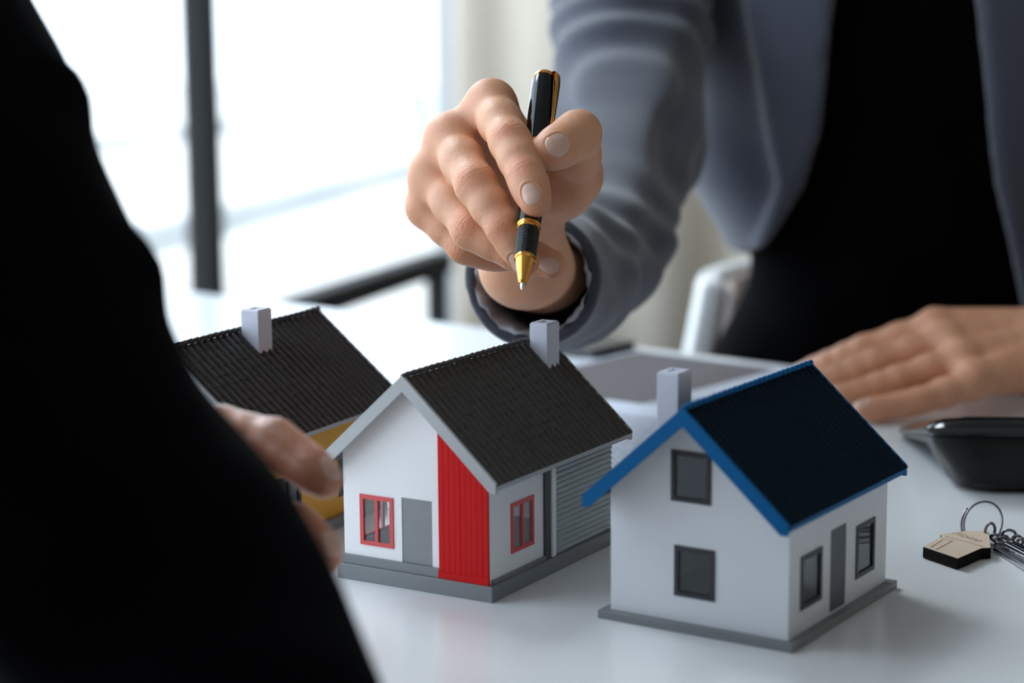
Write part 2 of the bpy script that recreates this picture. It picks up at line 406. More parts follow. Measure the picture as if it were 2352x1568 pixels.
def house(name, label, h, spec):
    x, y, yaw, w, l, zr, ze, of, ob, oR, oL, bm_, zb = h
    root = thing(name, label, 'model house', (x, y, TABLE), yaw, None)
    m = (zr - ze) / (w / 2 + oR); ac = -w / 2; cs = 1 / math.sqrt(1 + m * m)
    TH = 0.0012; SL = 0.0022                                  # tile layer, slab thickness
    drop = (TH + SL) / cs
    zt = lambda a: zr - m * abs(a - ac) - drop                # underside of the roof
    T = 0.002
    box_obj('base_plate', (-w - bm_, -bm_, 0.0), (bm_, l + bm_, zb), spec['base'], root, bevel=0.0004)
    H = spec['holes']
    gable = [(-w, zb), (0, zb), (0, zt(0)), (ac, zt(ac)), (-w, zt(-w))]
    F_front = lambda u, v, q: (u, T - q, v)
    F_back = lambda u, v, q: (u, l - T + q, v)
    F_right = lambda u, v, q: (-T + q, u, v)
    F_left = lambda u, v, q: (-w + T - q, u, v)
    rects = {k: [rect(*r[:4]) for r in H.get(k, [])] for k in ('front', 'back', 'right', 'left')}
    obj('front_wall', plate(gable, rects['front'], F_front, T), spec['wall'], root)
    obj('back_wall', plate(gable, rects['back'], F_back, T), spec['wall'], root)
    side = rect(T, zb, l - T, zt(0))
    obj('side_wall', plate(side, rects['right'], F_right, T), spec['wall'], root)
    obj('side_wall', plate(side, rects['left'], F_left, T), spec['wall'], root)
    frames = {'front': F_front, 'back': F_back, 'right': F_right, 'left': F_left}
    for k, lst in H.items():
        fr = frames[k]
        for r in lst:
            u0, v0, u1, v1, kind = r
            f2 = lambda u, v, q, fr=fr: fr(u, v, q + T - 0.0004)
            if kind == 'door':
                d = obj('door', plate(rect(u0, v0, u1, v1), [], lambda u, v, q, fr=fr: fr(u, v, q + T * 0.25), T * 0.6), spec['door'], root)
                continue
            b = spec['bar']; um = (u0 + u1) / 2
            if spec.get('single'): hs = [rect(u0 + b, v0 + b, u1 - b, v1 - b)]
            else: hs = [rect(u0 + b, v0 + b, um - b / 2, v1 - b), rect(um + b / 2, v0 + b, u1 - b, v1 - b)]
            if spec.get('cross') and (kind == 'cross'):
                vm = v0 + (v1 - v0) * 0.55; hs = [rect(q[0][0], a, q[1][0], c) for q in hs for a, c in ((v0 + b, vm - b / 2), (vm + b / 2, v1 - b))]
            f = obj('window', plate(rect(u0 - 0.0003, v0 - 0.0003, u1 + 0.0003, v1 + 0.0003), hs, f2, 0.0010), spec['frame'], root)
            for q in hs:
                e = 0.0002
                obj('pane', plate(rect(q[0][0] - e, q[0][1] - e, q[2][0] + e, q[2][1] + e), [], lambda u, v, s, fr=fr: fr(u, v, s + T * 0.72), 0.0003), spec['glass'], f)
    # roof slopes
    b0, b1 = -of, l + ob
    for sgn, ov in ((1, oR), (-1, oL)):
        run = (w / 2 + ov); Ls = run / cs
        # slope frame: X along b, Y down the slope, Z outwards
        ex = Vector((0, 1, 0)) * sgn * 1.0
        ey = Vector((sgn * cs, 0, -m * cs)); ez = ex.cross(ey)
        if ez.z < 0: ez = -ez
        org = Vector((ac, b0 if sgn > 0 else b1, zr - TH / cs))
        mt = Matrix(((ex[0], ey[0], ez[0], org[0]), (ex[1], ey[1], ez[1], org[1]), (ex[2], ey[2], ez[2], org[2]), (0, 0, 0, 1)))
        sb = bmesh.new(); add_box(sb, (0.0, 0.0, -SL), (b1 - b0, Ls, 0.0), mt)
        rf = obj('roof', sb, spec['slab'], root)
        nc, nr = spec['tiles']; tw = (b1 - b0) / nc; tl = Ls / nr
        V, Fc = tile_faces(tw, tl * 1.06, TH)
        if sgn > 0 and spec['single_tiles']:
            me = mesh_from('roof_tile', V, Fc); me.materials.append(spec['tile'])
            for j in range(nr):
                for i in range(nc):
                    o = bpy.data.objects.new('roof_tile', me); C.objects.link(o); o.parent = rf
                    jit = Matrix.Translation((i * tw + random.uniform(-1, 1) * tw * 0.02, j * tl - tl * 0.06 * (j > 0), random.uniform(0, 0.00006))) @ Matrix.Rotation(random.uniform(-0.01, 0.01), 4, 'Y')
                    o.matrix_local = mt @ jit
        else:
            VV, FF = [], []
            for j in range(nr):
                for i in range(nc):
                    s = len(VV); VV += [mt @ Vector((p[0] + i * tw, p[1] + j * tl - tl * 0.06 * (j > 0), p[2])) for p in V]; FF += [tuple(k + s for k in f) for f in Fc]
            me = mesh_from('roof_tiles', VV, FF); o = link('roof_tiles', me, spec['tile'], rf); o['kind'] = 'stuff'
        # barge boards on both gables and the eave board
        D = spec['barge']
        for bb, th in ((b0 - 0.0006, 0.0018), (b1 - 0.0012, 0.0018)):
            pg = [(ac, zr + 0.0003), (ac + sgn * run, zr - m * run + 0.0003), (ac + sgn * run, zr - m * run - D * 0.62), (ac + sgn * (run - D * 0.42), zr - m * (run - D * 0.42) - D), (ac, zr - D)]
            if sgn < 0: pg = pg[::-1]
            obj('barge_board', plate(pg, [], lambda u, v, q, bb=bb: (u, bb + q, v), th), spec['fascia'], root)
        e0 = ac + sgn * (run - 0.0012); e1 = ac + sgn * (run + 0.0004)
        bmx = bmesh.new(); add_box(bmx, (min(e0, e1), b0 + 0.0012, zr - m * run - 0.0034), (max(e0, e1), b1 - 0.0012, zr - m * run - 0.0012)); obj('eave_board', bmx, spec['fascia'], root)
    # ridge caps
    n = 26; bl = (b1 - b0) / n
    rc = bmesh.new(); add_tube(rc, [(0, 0, 0), (0, bl * 0.86, 0.00025), (0, bl * 1.02, 0.0003)], [0.0012, 0.00135, 0.0015], seg=8); bmesh.ops.recalc_face_normals(rc, faces=rc.faces)
    me = bpy.data.meshes.new('ridge_tile'); rc.to_mesh(me); rc.free(); me.materials.append(spec.get('ridge', spec['tile'])); me.shade_smooth()
    for i in range(n):
        o = bpy.data.objects.new('ridge_tile', me); C.objects.link(o); o.parent = root; o.location = (ac, b0 + i * bl, zr - 0.0002 + random.uniform(0, 0.0002))
    # chimney
    a0, a1, c0, c1, z1 = spec['chimney']
    zb_ = zr - m * max(abs(a0 - ac), abs(a1 - ac)) - 0.004
    ch = box_obj('chimney', (a0, c0, zb_), (a1, c1, z1 - 0.0006), spec['chim_mat'], root, bevel=0.0003)
    fl = plate(rect(a0 + 0.0006, c0 + 0.0006, a1 - 0.0006, c1 - 0.0006), [rect(a0 + 0.003, c0 + 0.003, a1 - 0.003, c1 - 0.003)], lambda u, v, q: (u, v, z1 - 0.0006 + q), 0.0006); obj('chimney_cap', fl, spec['chim_mat'], ch)
    return root, zt, frames, T

HW = [-0.01139, 0.92038, -0.53931, 0.08497, 0.12209, 0.10738, 0.06038, 0.00906, 0.00638, 0.00943, 0.0088, 0.00282, 0.00772]
HB = [0.12072, 0.84448, -0.57995, 0.09038, 0.10942, 0.10633, 0.06056, 0.01493, 0.00836, 0.00623, 0.00629, 0.00452, 0.00393]
HY = [-0.12935, 1.00091, -0.47186, 0.09375, 0.11487, 0.10928, 0.06236, 0.01535, 0.01535, 0.00923, 0.00923, 0.00432, 0.00629]
wroot, wzt, wfr, wT = house('model_house', 'white model house with grey tiled roof, red corner panel and grey garage door', HW, dict(
    base=M['greybase'], wall=M['wwhite'], door=M['greydoor'], frame=M['redframe'], glass=M['houseglass'], bar=0.0018, slab=M['tilegrey'], tile=M['tilegrey'],
    fascia=M['greyfascia'], tiles=(25, 12), single_tiles=True, barge=0.0076, chimney=(-0.0392, -0.0286, 0.1057, 0.1187, 0.1175), chim_mat=M['chimney'],
    holes={'front': [(-0.0747, 0.0187, -0.0555, 0.0436, 'window'), (-0.0503, 0.0124, -0.0326, 0.0450, 'door')],
           'right': [(0.0198, 0.0188, 0.0412, 0.0432, 'window')], 'left': [(0.012, 0.0160, 0.056, 0.0440, 'window'), (0.070, 0.0160, 0.112, 0.0440, 'window')], 'back': [(-0.066, 0.0188, -0.046, 0.0436, 'window')]}))
w = HW[3]; ac = -w / 2
# white house: plinth, red corner of planks, dark recess strip, corner post, garage door of slats
box_obj('plinth', (-w - 0.0012, -0.0012, HW[12]), (-0.0284, 0.0006, 0.0124), M['greybase'], wroot, bevel=0.0002)
box_obj('plinth', (-0.0002, 0.001, HW[12]), (0.0012, 0.052, 0.0098), M['greybase'], wroot)
n = 9; pw = 0.0282 / n
for i in range(n):
    u0 = -0.0282 + i * pw + 0.00005; u1 = u0 + pw - 0.00010
    pg = [(u0, HW[12] + 0.0002), (u1, HW[12] + 0.0002), (u1, wzt(u1) - 0.0005), (u0, wzt(u0) - 0.0005)]
    o = obj('plank', plate(pg, [], lambda u, v, q: (u, -q, v), 0.0013 + random.uniform(0, 0.0001)), M['red'], wroot, bevel=0.00014)
box_obj('skirting_board', (-0.0284, -0.0017, HW[12] + 0.0001), (0.0002, -0.0004, 0.0112), M['red'], wroot)
zt0 = wzt(0)
box_obj('recess_strip', (-0.0004, 0.0513, HW[12]), (0.0012, 0.0570, zt0), M['post'], wroot, bevel=0.0005)  # solid dark strip, its colour standing in for the shade of a recess
box_obj('corner_post', (-0.0004, 0.0576, HW[12]), (0.0018, 0.0614, zt0), M['wwhite'], wroot, bevel=0.0003)
gd = box_obj('garage_door', (-0.0002, 0.0618, HW[12]), (0.0004, 0.1218, zt0), M['garage'], wroot)
n = 20; hh = (zt0 - HW[12]) / n
for i in range(n):
    z0 = HW[12] + i * hh
    b_ = bmesh.new(); vs = [(0.0003, z0 + 0.0001), (0.0006, z0 + 0.0002), (0.0013, z0 + hh * 0.42), (0.00145, z0 + hh * 0.62), (0.0011, z0 + hh * 0.84), (0.0005, z0 + hh * 0.97), (0.0003, z0 + hh)]
    A = [b_.verts.new((p[0], 0.0620, p[1])) for p in vs]; B = [b_.verts.new((p[0], 0.1216, p[1])) for p in vs]
    b_.faces.new(A); b_.faces.new(B[::-1])
    for k in range(7): b_.faces.new((A[k], A[(k + 1) % 7], B[(k + 1) % 7], B[k]))
    obj('slat', b_, M['garage'], gd)
broot, bzt, bfr, bT = house('model_house', 'white model house with dark blue roof and bright blue gable boards, at the front right', HB, dict(
    base=M['greybase'], wall=M['bwhite'], door=M['bluedoor'], frame=M['darkframe'], glass=M['darkglass'], bar=0.0019, single=True, slab=M['tileblue'], tile=M['tileblue'], ridge=M['blue'],
    fascia=M['blue'], tiles=(25, 12), single_tiles=False, barge=0.0080, chimney=(-0.0715, -0.0605, 0.009, 0.022, 0.1165), chim_mat=M['chimney'],
    holes={'front': [(-0.0585, 0.0603, -0.0388, 0.0832, 'window'), (-0.0566, 0.0162, -0.0366, 0.0392, 'window')],
           'right': [(0.0122, 0.0146, 0.0340, 0.0388, 'window'), (0.0440, 0.0048, 0.0615, 0.0440, 'door'), (0.0730, 0.0140, 0.0942, 0.0392, 'window')],
           'left': [(0.020, 0.0146, 0.042, 0.0388, 'window'), (0.066, 0.0146, 0.088, 0.0388, 'window')], 'back': [(-0.056, 0.0146, -0.036, 0.0388, 'window')]}))
yroot, yzt, yfr, yT = house('model_house', 'yellow model house with black tiled roof, behind the blurred hand at left', HY, dict(
    base=M['greybase'], wall=M['yellow'], door=M['greydoor'], frame=M['darkframe'], glass=M['darkglass'], bar=0.0020, slab=M['tiledark'], tile=M['tiledark'],
    fascia=M['greyfascia'], tiles=(25, 12), single_tiles=True, barge=0.0076, chimney=(-0.0445, -0.0333, 0.0492, 0.0622, 0.1205), chim_mat=M['chimney'],
    holes={'front': [(-0.070, 0.017, -0.048, 0.041, 'window'), (-0.036, 0.0065, -0.018, 0.045, 'door')],
           'right': [(0.0125, 0.0150, 0.0352, 0.0380, 'window'), (0.0735, 0.0160, 0.0950, 0.0390, 'window')], 'left': [(0.03, 0.016, 0.052, 0.039, 'window')], 'back': [(-0.06, 0.016, -0.038, 0.039, 'window')]}))

# ------------------------------------------------------------------ skin, cloth
def skin_mat(name, col, red, rough=0.42):
    m = mat(name, col, rough, spec=0.45, sss=0.25); nt = m.node_tree; b = nt.nodes['Principled BSDF']; L = nt.links.new
    tc = nt.nodes.new('ShaderNodeTexCoord')
    n = nt.nodes.new('ShaderNodeTexNoise'); n.inputs['Scale'].default_value = 90; n.inputs['Detail'].default_value = 5; L(tc.outputs['Object'], n.inputs['Vector'])
    a = nt.nodes.new('ShaderNodeAttribute'); a.attribute_name = 'red'
    mx = nt.nodes.new('ShaderNodeMix'); mx.data_type = 'RGBA'; mx.inputs['A'].default_value = (*[c * 0.86 for c in col], 1); mx.inputs['B'].default_value = (*[min(1, c * 1.12) for c in col], 1); L(n.outputs['Fac'], mx.inputs['Factor'])
    mx2 = nt.nodes.new('ShaderNodeMix'); mx2.data_type = 'RGBA'; mx2.inputs['B'].default_value = (*red, 1); L(mx.outputs['Result'], mx2.inputs['A']); L(a.outputs['Fac'], mx2.inputs['Factor']); L(mx2.outputs['Result'], b.inputs['Base Color'])
    # fine skin relief, and creases across the finger joints (attributes ws = distance along the finger, ww = weight)
    n2 = nt.nodes.new('ShaderNodeTexVoronoi'); n2.inputs['Scale'].default_value = 1500; L(tc.outputs['Object'], n2.inputs['Vector'])
    n3 = nt.nodes.new('ShaderNodeTexNoise'); n3.inputs['Scale'].default_value = 260; n3.inputs['Detail'].default_value = 3; L(tc.outputs['Object'], n3.inputs['Vector'])
    ws = nt.nodes.new('ShaderNodeAttribute'); ws.attribute_name = 'ws'; ww = nt.nodes.new('ShaderNodeAttribute'); ww.attribute_name = 'ww'
    k = nt.nodes.new('ShaderNodeMath'); k.operation = 'MULTIPLY'; k.inputs[1].default_value = 2 * PI / 1.9; L(ws.outputs['Fac'], k.inputs[0])
    k2 = nt.nodes.new('ShaderNodeMath'); k2.operation = 'MULTIPLY_ADD'; k2.inputs[1].default_value = 2.0; L(n3.outputs['Fac'], k2.inputs[0]); L(k.outputs[0], k2.inputs[2])
    sn = nt.nodes.new('ShaderNodeMath'); sn.operation = 'SINE'; L(k2.outputs[0], sn.inputs[0])
    ab = nt.nodes.new('ShaderNodeMath'); ab.operation = 'ABSOLUTE'; L(sn.outputs[0], ab.inputs[0])
    pw = nt.nodes.new('ShaderNodeMath'); pw.operation = 'POWER'; pw.inputs[1].default_value = 0.45; L(ab.outputs[0], pw.inputs[0])
    hw = nt.nodes.new('ShaderNodeMath'); hw.operation = 'MULTIPLY'; L(pw.outputs[0], hw.inputs[0]); L(ww.outputs['Fac'], hw.inputs[1])
    b1 = nt.nodes.new('ShaderNodeBump'); b1.inputs['Distance'].default_value = 0.00012; L(hw.outputs[0], b1.inputs['Height'])
    b2 = nt.nodes.new('ShaderNodeBump'); b2.inputs['Distance'].default_value = 0.00009; L(n2.outputs['Distance'], b2.inputs['Height']); L(b1.outputs['Normal'], b2.inputs['Normal'])
    b3 = nt.nodes.new('ShaderNodeBump'); b3.inputs['Distance'].default_value = 0.00022; L(n3.outputs['Fac'], b3.inputs['Height']); L(b2.outputs['Normal'], b3.inputs['Normal'])
    L(b3.outputs['Normal'], b.inputs['Normal'])
    return m
M['skin'] = skin_mat('skin', (0.70, 0.355, 0.21), (0.64, 0.175, 0.08), 0.48)
M['skin2'] = skin_mat('skin of the other person', (0.56, 0.27, 0.175), (0.52, 0.15, 0.085), 0.26)
M['nail'] = mat('fingernail', (0.72, 0.435, 0.345), 0.3, spec=0.5, sss=0.1, noise=0.05, nscale=300)
def cloth_mat(name, col, sheen=0.2, bump=0.0003, noise=0.06):
    return mat(name, col, 0.85, spec=0.2, noise=noise, nscale=500, bump=bump, bscale=1800, sheen=sheen)
M['jacket'] = cloth_mat('grey blue suit cloth', (0.052, 0.056, 0.078), 0.42)
M['shirt'] = mat('black shirt cloth', (0.0012, 0.0012, 0.0016), 0.9, spec=0.03, bump=0.0003, bscale=1800)
M['lining'] = cloth_mat('pale grey cuff lining', (0.42, 0.44, 0.48), 0.1)
M['suit'] = mat('black suit cloth', (0.0014, 0.0016, 0.0030), 0.9, spec=0.04, bump=0.0003, bscale=1800)
M['hair'] = mat('black hair', (0.012, 0.010, 0.009), 0.5, bump=0.002, bscale=300)

def camdir(r, u, t): return RT * r + UP * u - FW * t          # right, up, towards the camera

class Hand:
    """a hand grown from joint positions: chains of tapering rounds blended into one surface"""
    def __init__(s, h, fingers, palm, extra, wrist_chain, lo, hi, webs=()):
        s.fingers = fingers
        tot = Vol(lo, hi, h)
        for nm, js in fingers.items():                      # js: list of (pos, radius)
            f = Vol(lo, hi, h) if False else tot
        vols = []
        for nm, js in fingers.items():
            pts = np.array([j[0] for j in js]); rr = max(j[1] for j in js) + 0.006
            l2 = np.maximum(pts.min(0) - rr, tot.lo); h2 = np.minimum(pts.max(0) + rr, tot.lo + tot.h * (tot.n - 1))
            i0 = np.floor((l2 - tot.lo) / h).astype(int); f = Vol(tot.lo + i0 * h, h2, h)
            for (a, ra), (b, rb) in zip(js[:-1], js[1:]):
                mid = (a + b) / 2; rm = (ra + rb) / 2 * 0.992      # slight waist between the joints
                f.cap(a, mid, ra, rm, 0.005, 0.012); f.cap(mid, b, rm, rb, 0.005, 0.012)
            sl = tuple(slice(i0[a], min(i0[a] + f.n[a], tot.n[a])) for a in range(3))
            d = f.V[tuple(slice(0, q.stop - q.start) for q in sl)]
            tot.join(d, sl, 0.0015)
        p = Vol(lo, hi, h)
        for a, b, ra, rb in palm: p.cap(a, b, ra, rb, 0.010, 0.016)
        for a, b, ra, rb in wrist_chain: p.cap(a, b, ra, rb, 0.014, 0.02)
        for a, b, ra, rb in extra: p.cap(a, b, ra, rb, 0.008, 0.014)
        kk = 0.006; v, d = tot.V, p.V; hh = np.maximum(kk - np.abs(v - d), 0) / kk
        tot.V = np.minimum(v, d) - hh * hh * kk * 0.25
        for a, b, ra, rb, k in webs: tot.cap(a, b, ra, rb, k, k + 0.006)
        s.vol = tot
    def mesh(s): s.vol.smooth(1); return s.vol.nets()

def chain(specs): return [(np.asarray(p, float), r) for p, r in specs]

def crease_attrs(me, V, marks, reds, depth=1.0, nails=()):
    """marks: (centre, finger axis, dorsal direction, radius, weight, sigma mm)"""
    N = np.zeros(len(V) * 3, np.float32); me.vertices.foreach_get('normal', N); N = N.reshape(-1, 3)
    ws = np.zeros(len(V), np.float32); ww = np.zeros(len(V), np.float32); rd = np.zeros(len(V), np.float32)
    for c, t, n, r, wgt, sg in marks:
        q = V - c; sd = q @ t; lat = np.linalg.norm(q - sd[:, None] * t, axis=1)
        near = (np.abs(sd) < 0.014) & (lat < r * 1.45)
        dn = np.clip((N @ n - 0.05) / 0.6, 0, 1)
        w = wgt * np.exp(-(sd * 1000 / sg) ** 2) * dn * near
        up = w > ww; ws[up] = (sd[up] * 1000 + 1.5 * ((q[up] @ np.cross(t, n)) / r) ** 2); ww = np.maximum(ww, w)
    for c, r, wgt in reds:
        rd = np.maximum(rd, wgt * np.exp(-(np.linalg.norm(V - c, axis=1) / r) ** 2))
    w1 = np.sin(V @ np.array([310.0, 270.0, 350.0])); w2 = np.sin(V @ np.array([-520.0, 610.0, 420.0]) + 1.7 * w1)
    ph = ws * (PI / 2.3) + 1.1 * w1 + 0.5 * w2
    patch = 0.55 + 0.45 * np.sin(ph * 0.5 + 2.2 * w1 + 0.9 * w2)                      # some creases deep, some faint
    cut = (np.abs(np.sin(ph)) ** 0.45 - 1.0) * patch; ws = ph * (1.9 / PI)
    me.vertices.foreach_set('co', (nail_folds(V + N * (ww * 0.00034 * depth * cut)[:, None], N, nails)).astype(np.float32).ravel()); me.update()
    for nm, arr in (('ws', ws), ('ww', ww), ('red', rd)):
        a = me.attributes.new(nm, 'FLOAT', 'POINT'); a.data.foreach_set('value', arr.astype(np.float32))

NAILS = []
def nail_spec(tip, axis, n, wd, ln, r, shift=0.0):
    axis = unit(axis); n = unit(n - axis * (n @ axis)); return (tip + axis * shift, axis, n, np.cross(axis, n), wd, ln, r)

def nail_folds(V, N, specs):
    """raised fold of skin around each nail, shallow bed beneath it"""
    D_ = np.zeros(len(V))
    for c, ax, n, sd, wd, ln, r in specs:
        q = V - c; a = q @ ax / (ln / 2); b = q @ sd / (wd / 2); e = (np.abs(a) ** 2.4 + np.abs(b) ** 2.4) ** (1 / 2.4)
        ok = (N @ n > 0.15) & (np.abs(q @ n) < r * 1.6)
        rim = 0.00034 * np.exp(-((e - 1.13) / 0.12) ** 2) * np.clip(0.75 - a * 0.55, 0.12, 1)
        bed = -0.00030 * np.clip((1.04 - e) / 0.10, 0, 1)
        D_ += np.where(ok & (e < 1.8), rim + bed, 0)
    return V + N * D_[:, None]

def nail(vol, spec, parent, org0):
    c, ax, n, sd, wd, ln, r = spec
    nr, na = 9, 36; q = [c.copy()]; lift = [0.00032]
    for i in range(1, nr + 1):
        e = i / nr
        for k in range(na):
            th = 2 * PI * k / na; ca, sa = math.cos(th), math.sin(th); m = (abs(ca) ** 2.4 + abs(sa) ** 2.4) ** (-1 / 2.4)
            q.append(c + ax * (e * m * ca * ln / 2) + sd * (e * m * sa * wd / 2)); lift.append(0.00032 - 0.00042 * e ** 4 * (1 if ca < 0.3 else 0.45))
    q = np.array(q) + n * (r + 0.004); off = np.zeros(len(q))
    for _ in range(40):
        off = np.minimum(off + np.clip(vol.sample(q - n * off[:, None]), -0.001, 0.002) * 0.8, r + 0.006)
    q = q - n * off[:, None] + n * (np.array(lift) - 0.00012)[:, None]
    F = [(0, 1 + k, 1 + (k + 1) % na) for k in range(na)]
    for i in range(nr - 1):
        a = 1 + i * na; F += [(a + k, a + na + k, a + na + (k + 1) % na, a + (k + 1) % na) for k in range(na)]
    if np.cross(q[1] - q[0], q[2] - q[0]) @ n < 0: F = [f[::-1] for f in F]
    me = mesh_from('nail', q - org0, F, True); o = link('nail', me, M['nail'], parent)
    md = o.modifiers.new('solid', 'SOLIDIFY'); md.thickness = 0.0004; md.offset = -1
    return o

def union(base, others):
    """weld several closed surfaces into one continuous mesh"""
    for o in others:
        md = base.modifiers.new('join', 'BOOLEAN'); md.operation = 'UNION'; md.solver = 'EXACT'; md.object = o
    dg = bpy.context.evaluated_depsgraph_get(); me = bpy.data.meshes.new_from_object(base.evaluated_get(dg), preserve_all_data_layers=True, depsgraph=dg)
    base.modifiers.clear(); base.data = me
    for o in others: bpy.data.objects.remove(o)
    return base

# ------------------------------------------------------------------ the person with the pen
D = 1.0
def J(px, py, mm, r): return (P(px, py, D + mm / 1000.0), r / 1000.0)
# left hand resting on the table
def Q(px, py, d, r): return (P(px, py, d), r / 1000.0)
L_F = {
 'index': [Q(2145, 752, 1.44, 12.0), Q(1985, 800, 1.455, 9.8), Q(1905, 833, 1.47, 8.6), Q(1840, 858, 1.485, 7.6)],
 'middle': [Q(2172, 784, 1.415, 12.2), Q(2012, 832, 1.415, 10.2), Q(1925, 866, 1.42, 8.8), Q(1850, 893, 1.425, 7.6)],
 'ring': [Q(2205, 826, 1.39, 11.6), Q(2062, 872, 1.385, 9.8), Q(1975, 900, 1.385, 8.5), Q(1910, 916, 1.385, 7.5)],
 'little': [Q(2232, 880, 1.365, 10.8), Q(2108, 922, 1.355, 9.0), Q(2035, 936, 1.352, 8.0), Q(1980, 942, 1.35, 7.0)],
 'thumb': [Q(2230, 820, 1.475, 12.5), Q(2130, 812, 1.50, 10.5), Q(2080, 815, 1.51, 9.6), Q(2030, 820, 1.515, 8.6)],
}
R_F = {
 'index': [J(1128, 240, 40, 11.8), J(1172, 326, 4, 10.0), J(1209, 406, -13, 9.0), J(1230, 463, -22, 7.9)],
 'middle': [J(1034, 320, 44, 11.8), J(1094, 425, 6, 10.2), J(1160, 524, -8, 8.7), J(1206, 599, -10, 7.3)],
 'ring': [J(996, 402, 50, 11.4), J(1084, 528, 20, 9.8), J(1180, 577, 14, 8.6), J(1266, 606, 6, 7.5)],
 'little': [J(984, 474, 58, 10.4), J(1068, 564, 46, 8.9), J(1124, 582, 50, 7.8), J(1168, 590, 52, 6.7)],
 'thumb': [J(1322, 402, 52, 12.8), J(1328, 306, 20, 11.2), J(1294, 331, 8, 10.3), J(1261, 348, -1, 9.4)],
}
WR = P(1208, 612, 1.125); EL = P(1360, 640, 1.36); fdir = unit(EL - WR)
W1 = WR + fdir * 0.05; sideR = unit(np.cross(fdir, UP))
cmc = {'index': P(1238, 438, 1.080), 'middle': P(1222, 456, 1.090), 'ring': P(1200, 484, 1.096), 'little': P(1178, 516, 1.098), 'thumb': P(1256, 446, 1.076)}
palm = []
for k in ('index', 'middle', 'ring', 'little'):
    a, ra = R_F[k][0]; palm.append((a, cmc[k], ra * 0.98, 0.0150))
palm += [(cmc['thumb'], R_F['thumb'][0][0], 0.0165, 0.0135), (P(1290, 428, 1.060), P(1262, 436, 1.070), 0.0165, 0.0165)]
wch = [(P(1222, 480, 1.098), WR + sideR * 0.005, 0.0155, 0.0182), (P(1198, 505, 1.100), WR - sideR * 0.005, 0.0155, 0.0182), (WR + sideR * 0.005, W1 + sideR * 0.006, 0.0185, 0.0205), (WR - sideR * 0.005, W1 - sideR * 0.006, 0.0185, 0.0205), (W1, WR + fdir * 0.09, 0.0215, 0.0225)]
ext = [(R_F['index'][0][0], R_F['middle'][0][0], 0.0100, 0.0100), (R_F['middle'][0][0], R_F['ring'][0][0], 0.0098, 0.0098), (R_F['ring'][0][0], R_F['little'][0][0], 0.0092, 0.0092),
       (P(1300, 440, 1.062), P(1180, 330, 1.062), 0.010, 0.009)]
allp = np.array([j[0] for f in R_F.values() for j in f] + [WR, W1, WR + fdir * 0.09])
hr = Hand(0.0006, R_F, palm, ext, wch, allp.min(0) - 0.032, allp.max(0) + 0.032)
VR, FR = hr.mesh()
person = thing('person', 'person in a grey jacket over a black shirt, pointing down with a black pen', 'person', (0.33, 1.78, 0.0))
PM = Matrix.Translation(-Vector((0.33, 1.78, 0.0)))
def plink(name, V, F, m, parent=None):
    me = np_mesh(name, np.asarray(V) - np.array([0.33, 1.78, 0.0]), F); return link(name, me, m, person if parent is None else parent)
right = plink('body', VR, FR, M['skin'])
marks, reds = [], []
dors = {'index': camdir(-0.25, 0.45, 0.85), 'middle': camdir(-0.45, 0.4, 0.8), 'ring': camdir(-0.4, 0.2, 0.9), 'little': camdir(-0.5, 0.1, 0.8), 'thumb': camdir(0.25, 0.75, 0.6)}
for k, js in R_F.items():
    p = [j[0] for j in js]; r = [j[1] for j in js]
    for i, wg, sg in ((1, 1.0, 5.5), (2, 0.8, 3.8)):
        if k == 'thumb' and i == 2: continue
        t = unit(p[i + 1] - p[i - 1]); n = unit(dors[k] - t * (dors[k] @ t)); marks.append((p[i], t, n, r[i], wg, sg))
        reds.append((p[i] + n * r[i], 0.0085, 0.45))
    reds.append((p[0], 0.016, 0.28)); reds.append((p[3], 0.010, 0.5))
o3 = np.array([0.33, 1.78, 0.0])
def tipof(F, k): return F[k][3][0], F[k][3][0] - F[k][2][0], F[k][3][1]
RN = []
for k, n_, wd, ln, sh in (('index', camdir(-0.20, 0.15, 1.0), 0.0094, 0.0112, 0.0), ('middle', camdir(-0.72, 0.25, 0.65), 0.0092, 0.0112, 0.0), ('ring', camdir(0.20, -0.25, 1.0), 0.0090, 0.0104, 0.001), ('thumb', camdir(0.20, 0.12, 1.0), 0.0122, 0.0128, 0.0010)):
    t_, a_, r_ = tipof(R_F, k); RN.append(nail_spec(t_, a_, n_, wd, ln, r_, sh))
LN = []
for k in ('index', 'middle', 'ring', 'little'):
    t_, a_, r_ = tipof(L_F, k); LN.append(nail_spec(t_, a_, np.array([0.0, -0.35, 1.0]), 0.0090, 0.0108, r_))
rel = lambda L, o: [(q[0] - o,) + q[1:] for q in L]
crease_attrs(right.data, VR - o3, [(a - o3, b, c, d, e, f) for a, b, c, d, e, f in marks], [(c - o3, r, w_) for c, r, w_ in reds], 1.0, rel(RN, o3))

WL = P(2440, 800, 1.43); EL2 = P(2790, 700, 1.66); fl = unit(EL2 - WL)
lcmc = {'index': P(2385, 765, 1.445), 'middle': P(2395, 785, 1.43), 'ring': P(2400, 810, 1.415), 'little': P(2395, 845, 1.40), 'thumb': P(2350, 800, 1.465)}
lp = [(L_F[k][0][0], lcmc[k], L_F[k][0][1], 0.0165) for k in ('index', 'middle', 'ring', 'little')] + [(lcmc['thumb'], L_F['thumb'][0][0], 0.017, 0.0135)]
sl_ = unit(np.cross(fl, np.array([0, 0, 1.0])))
lw = [(lcmc['middle'], WL + sl_ * 0.01, 0.018, 0.0185), (lcmc['ring'], WL - sl_ * 0.01, 0.018, 0.0185), (WL + sl_ * 0.01, WL + sl_ * 0.01 + fl * 0.05, 0.0185, 0.021), (WL - sl_ * 0.01, WL - sl_ * 0.01 + fl * 0.05, 0.0185, 0.021), (WL + fl * 0.05, WL + fl * 0.10, 0.026, 0.03)]
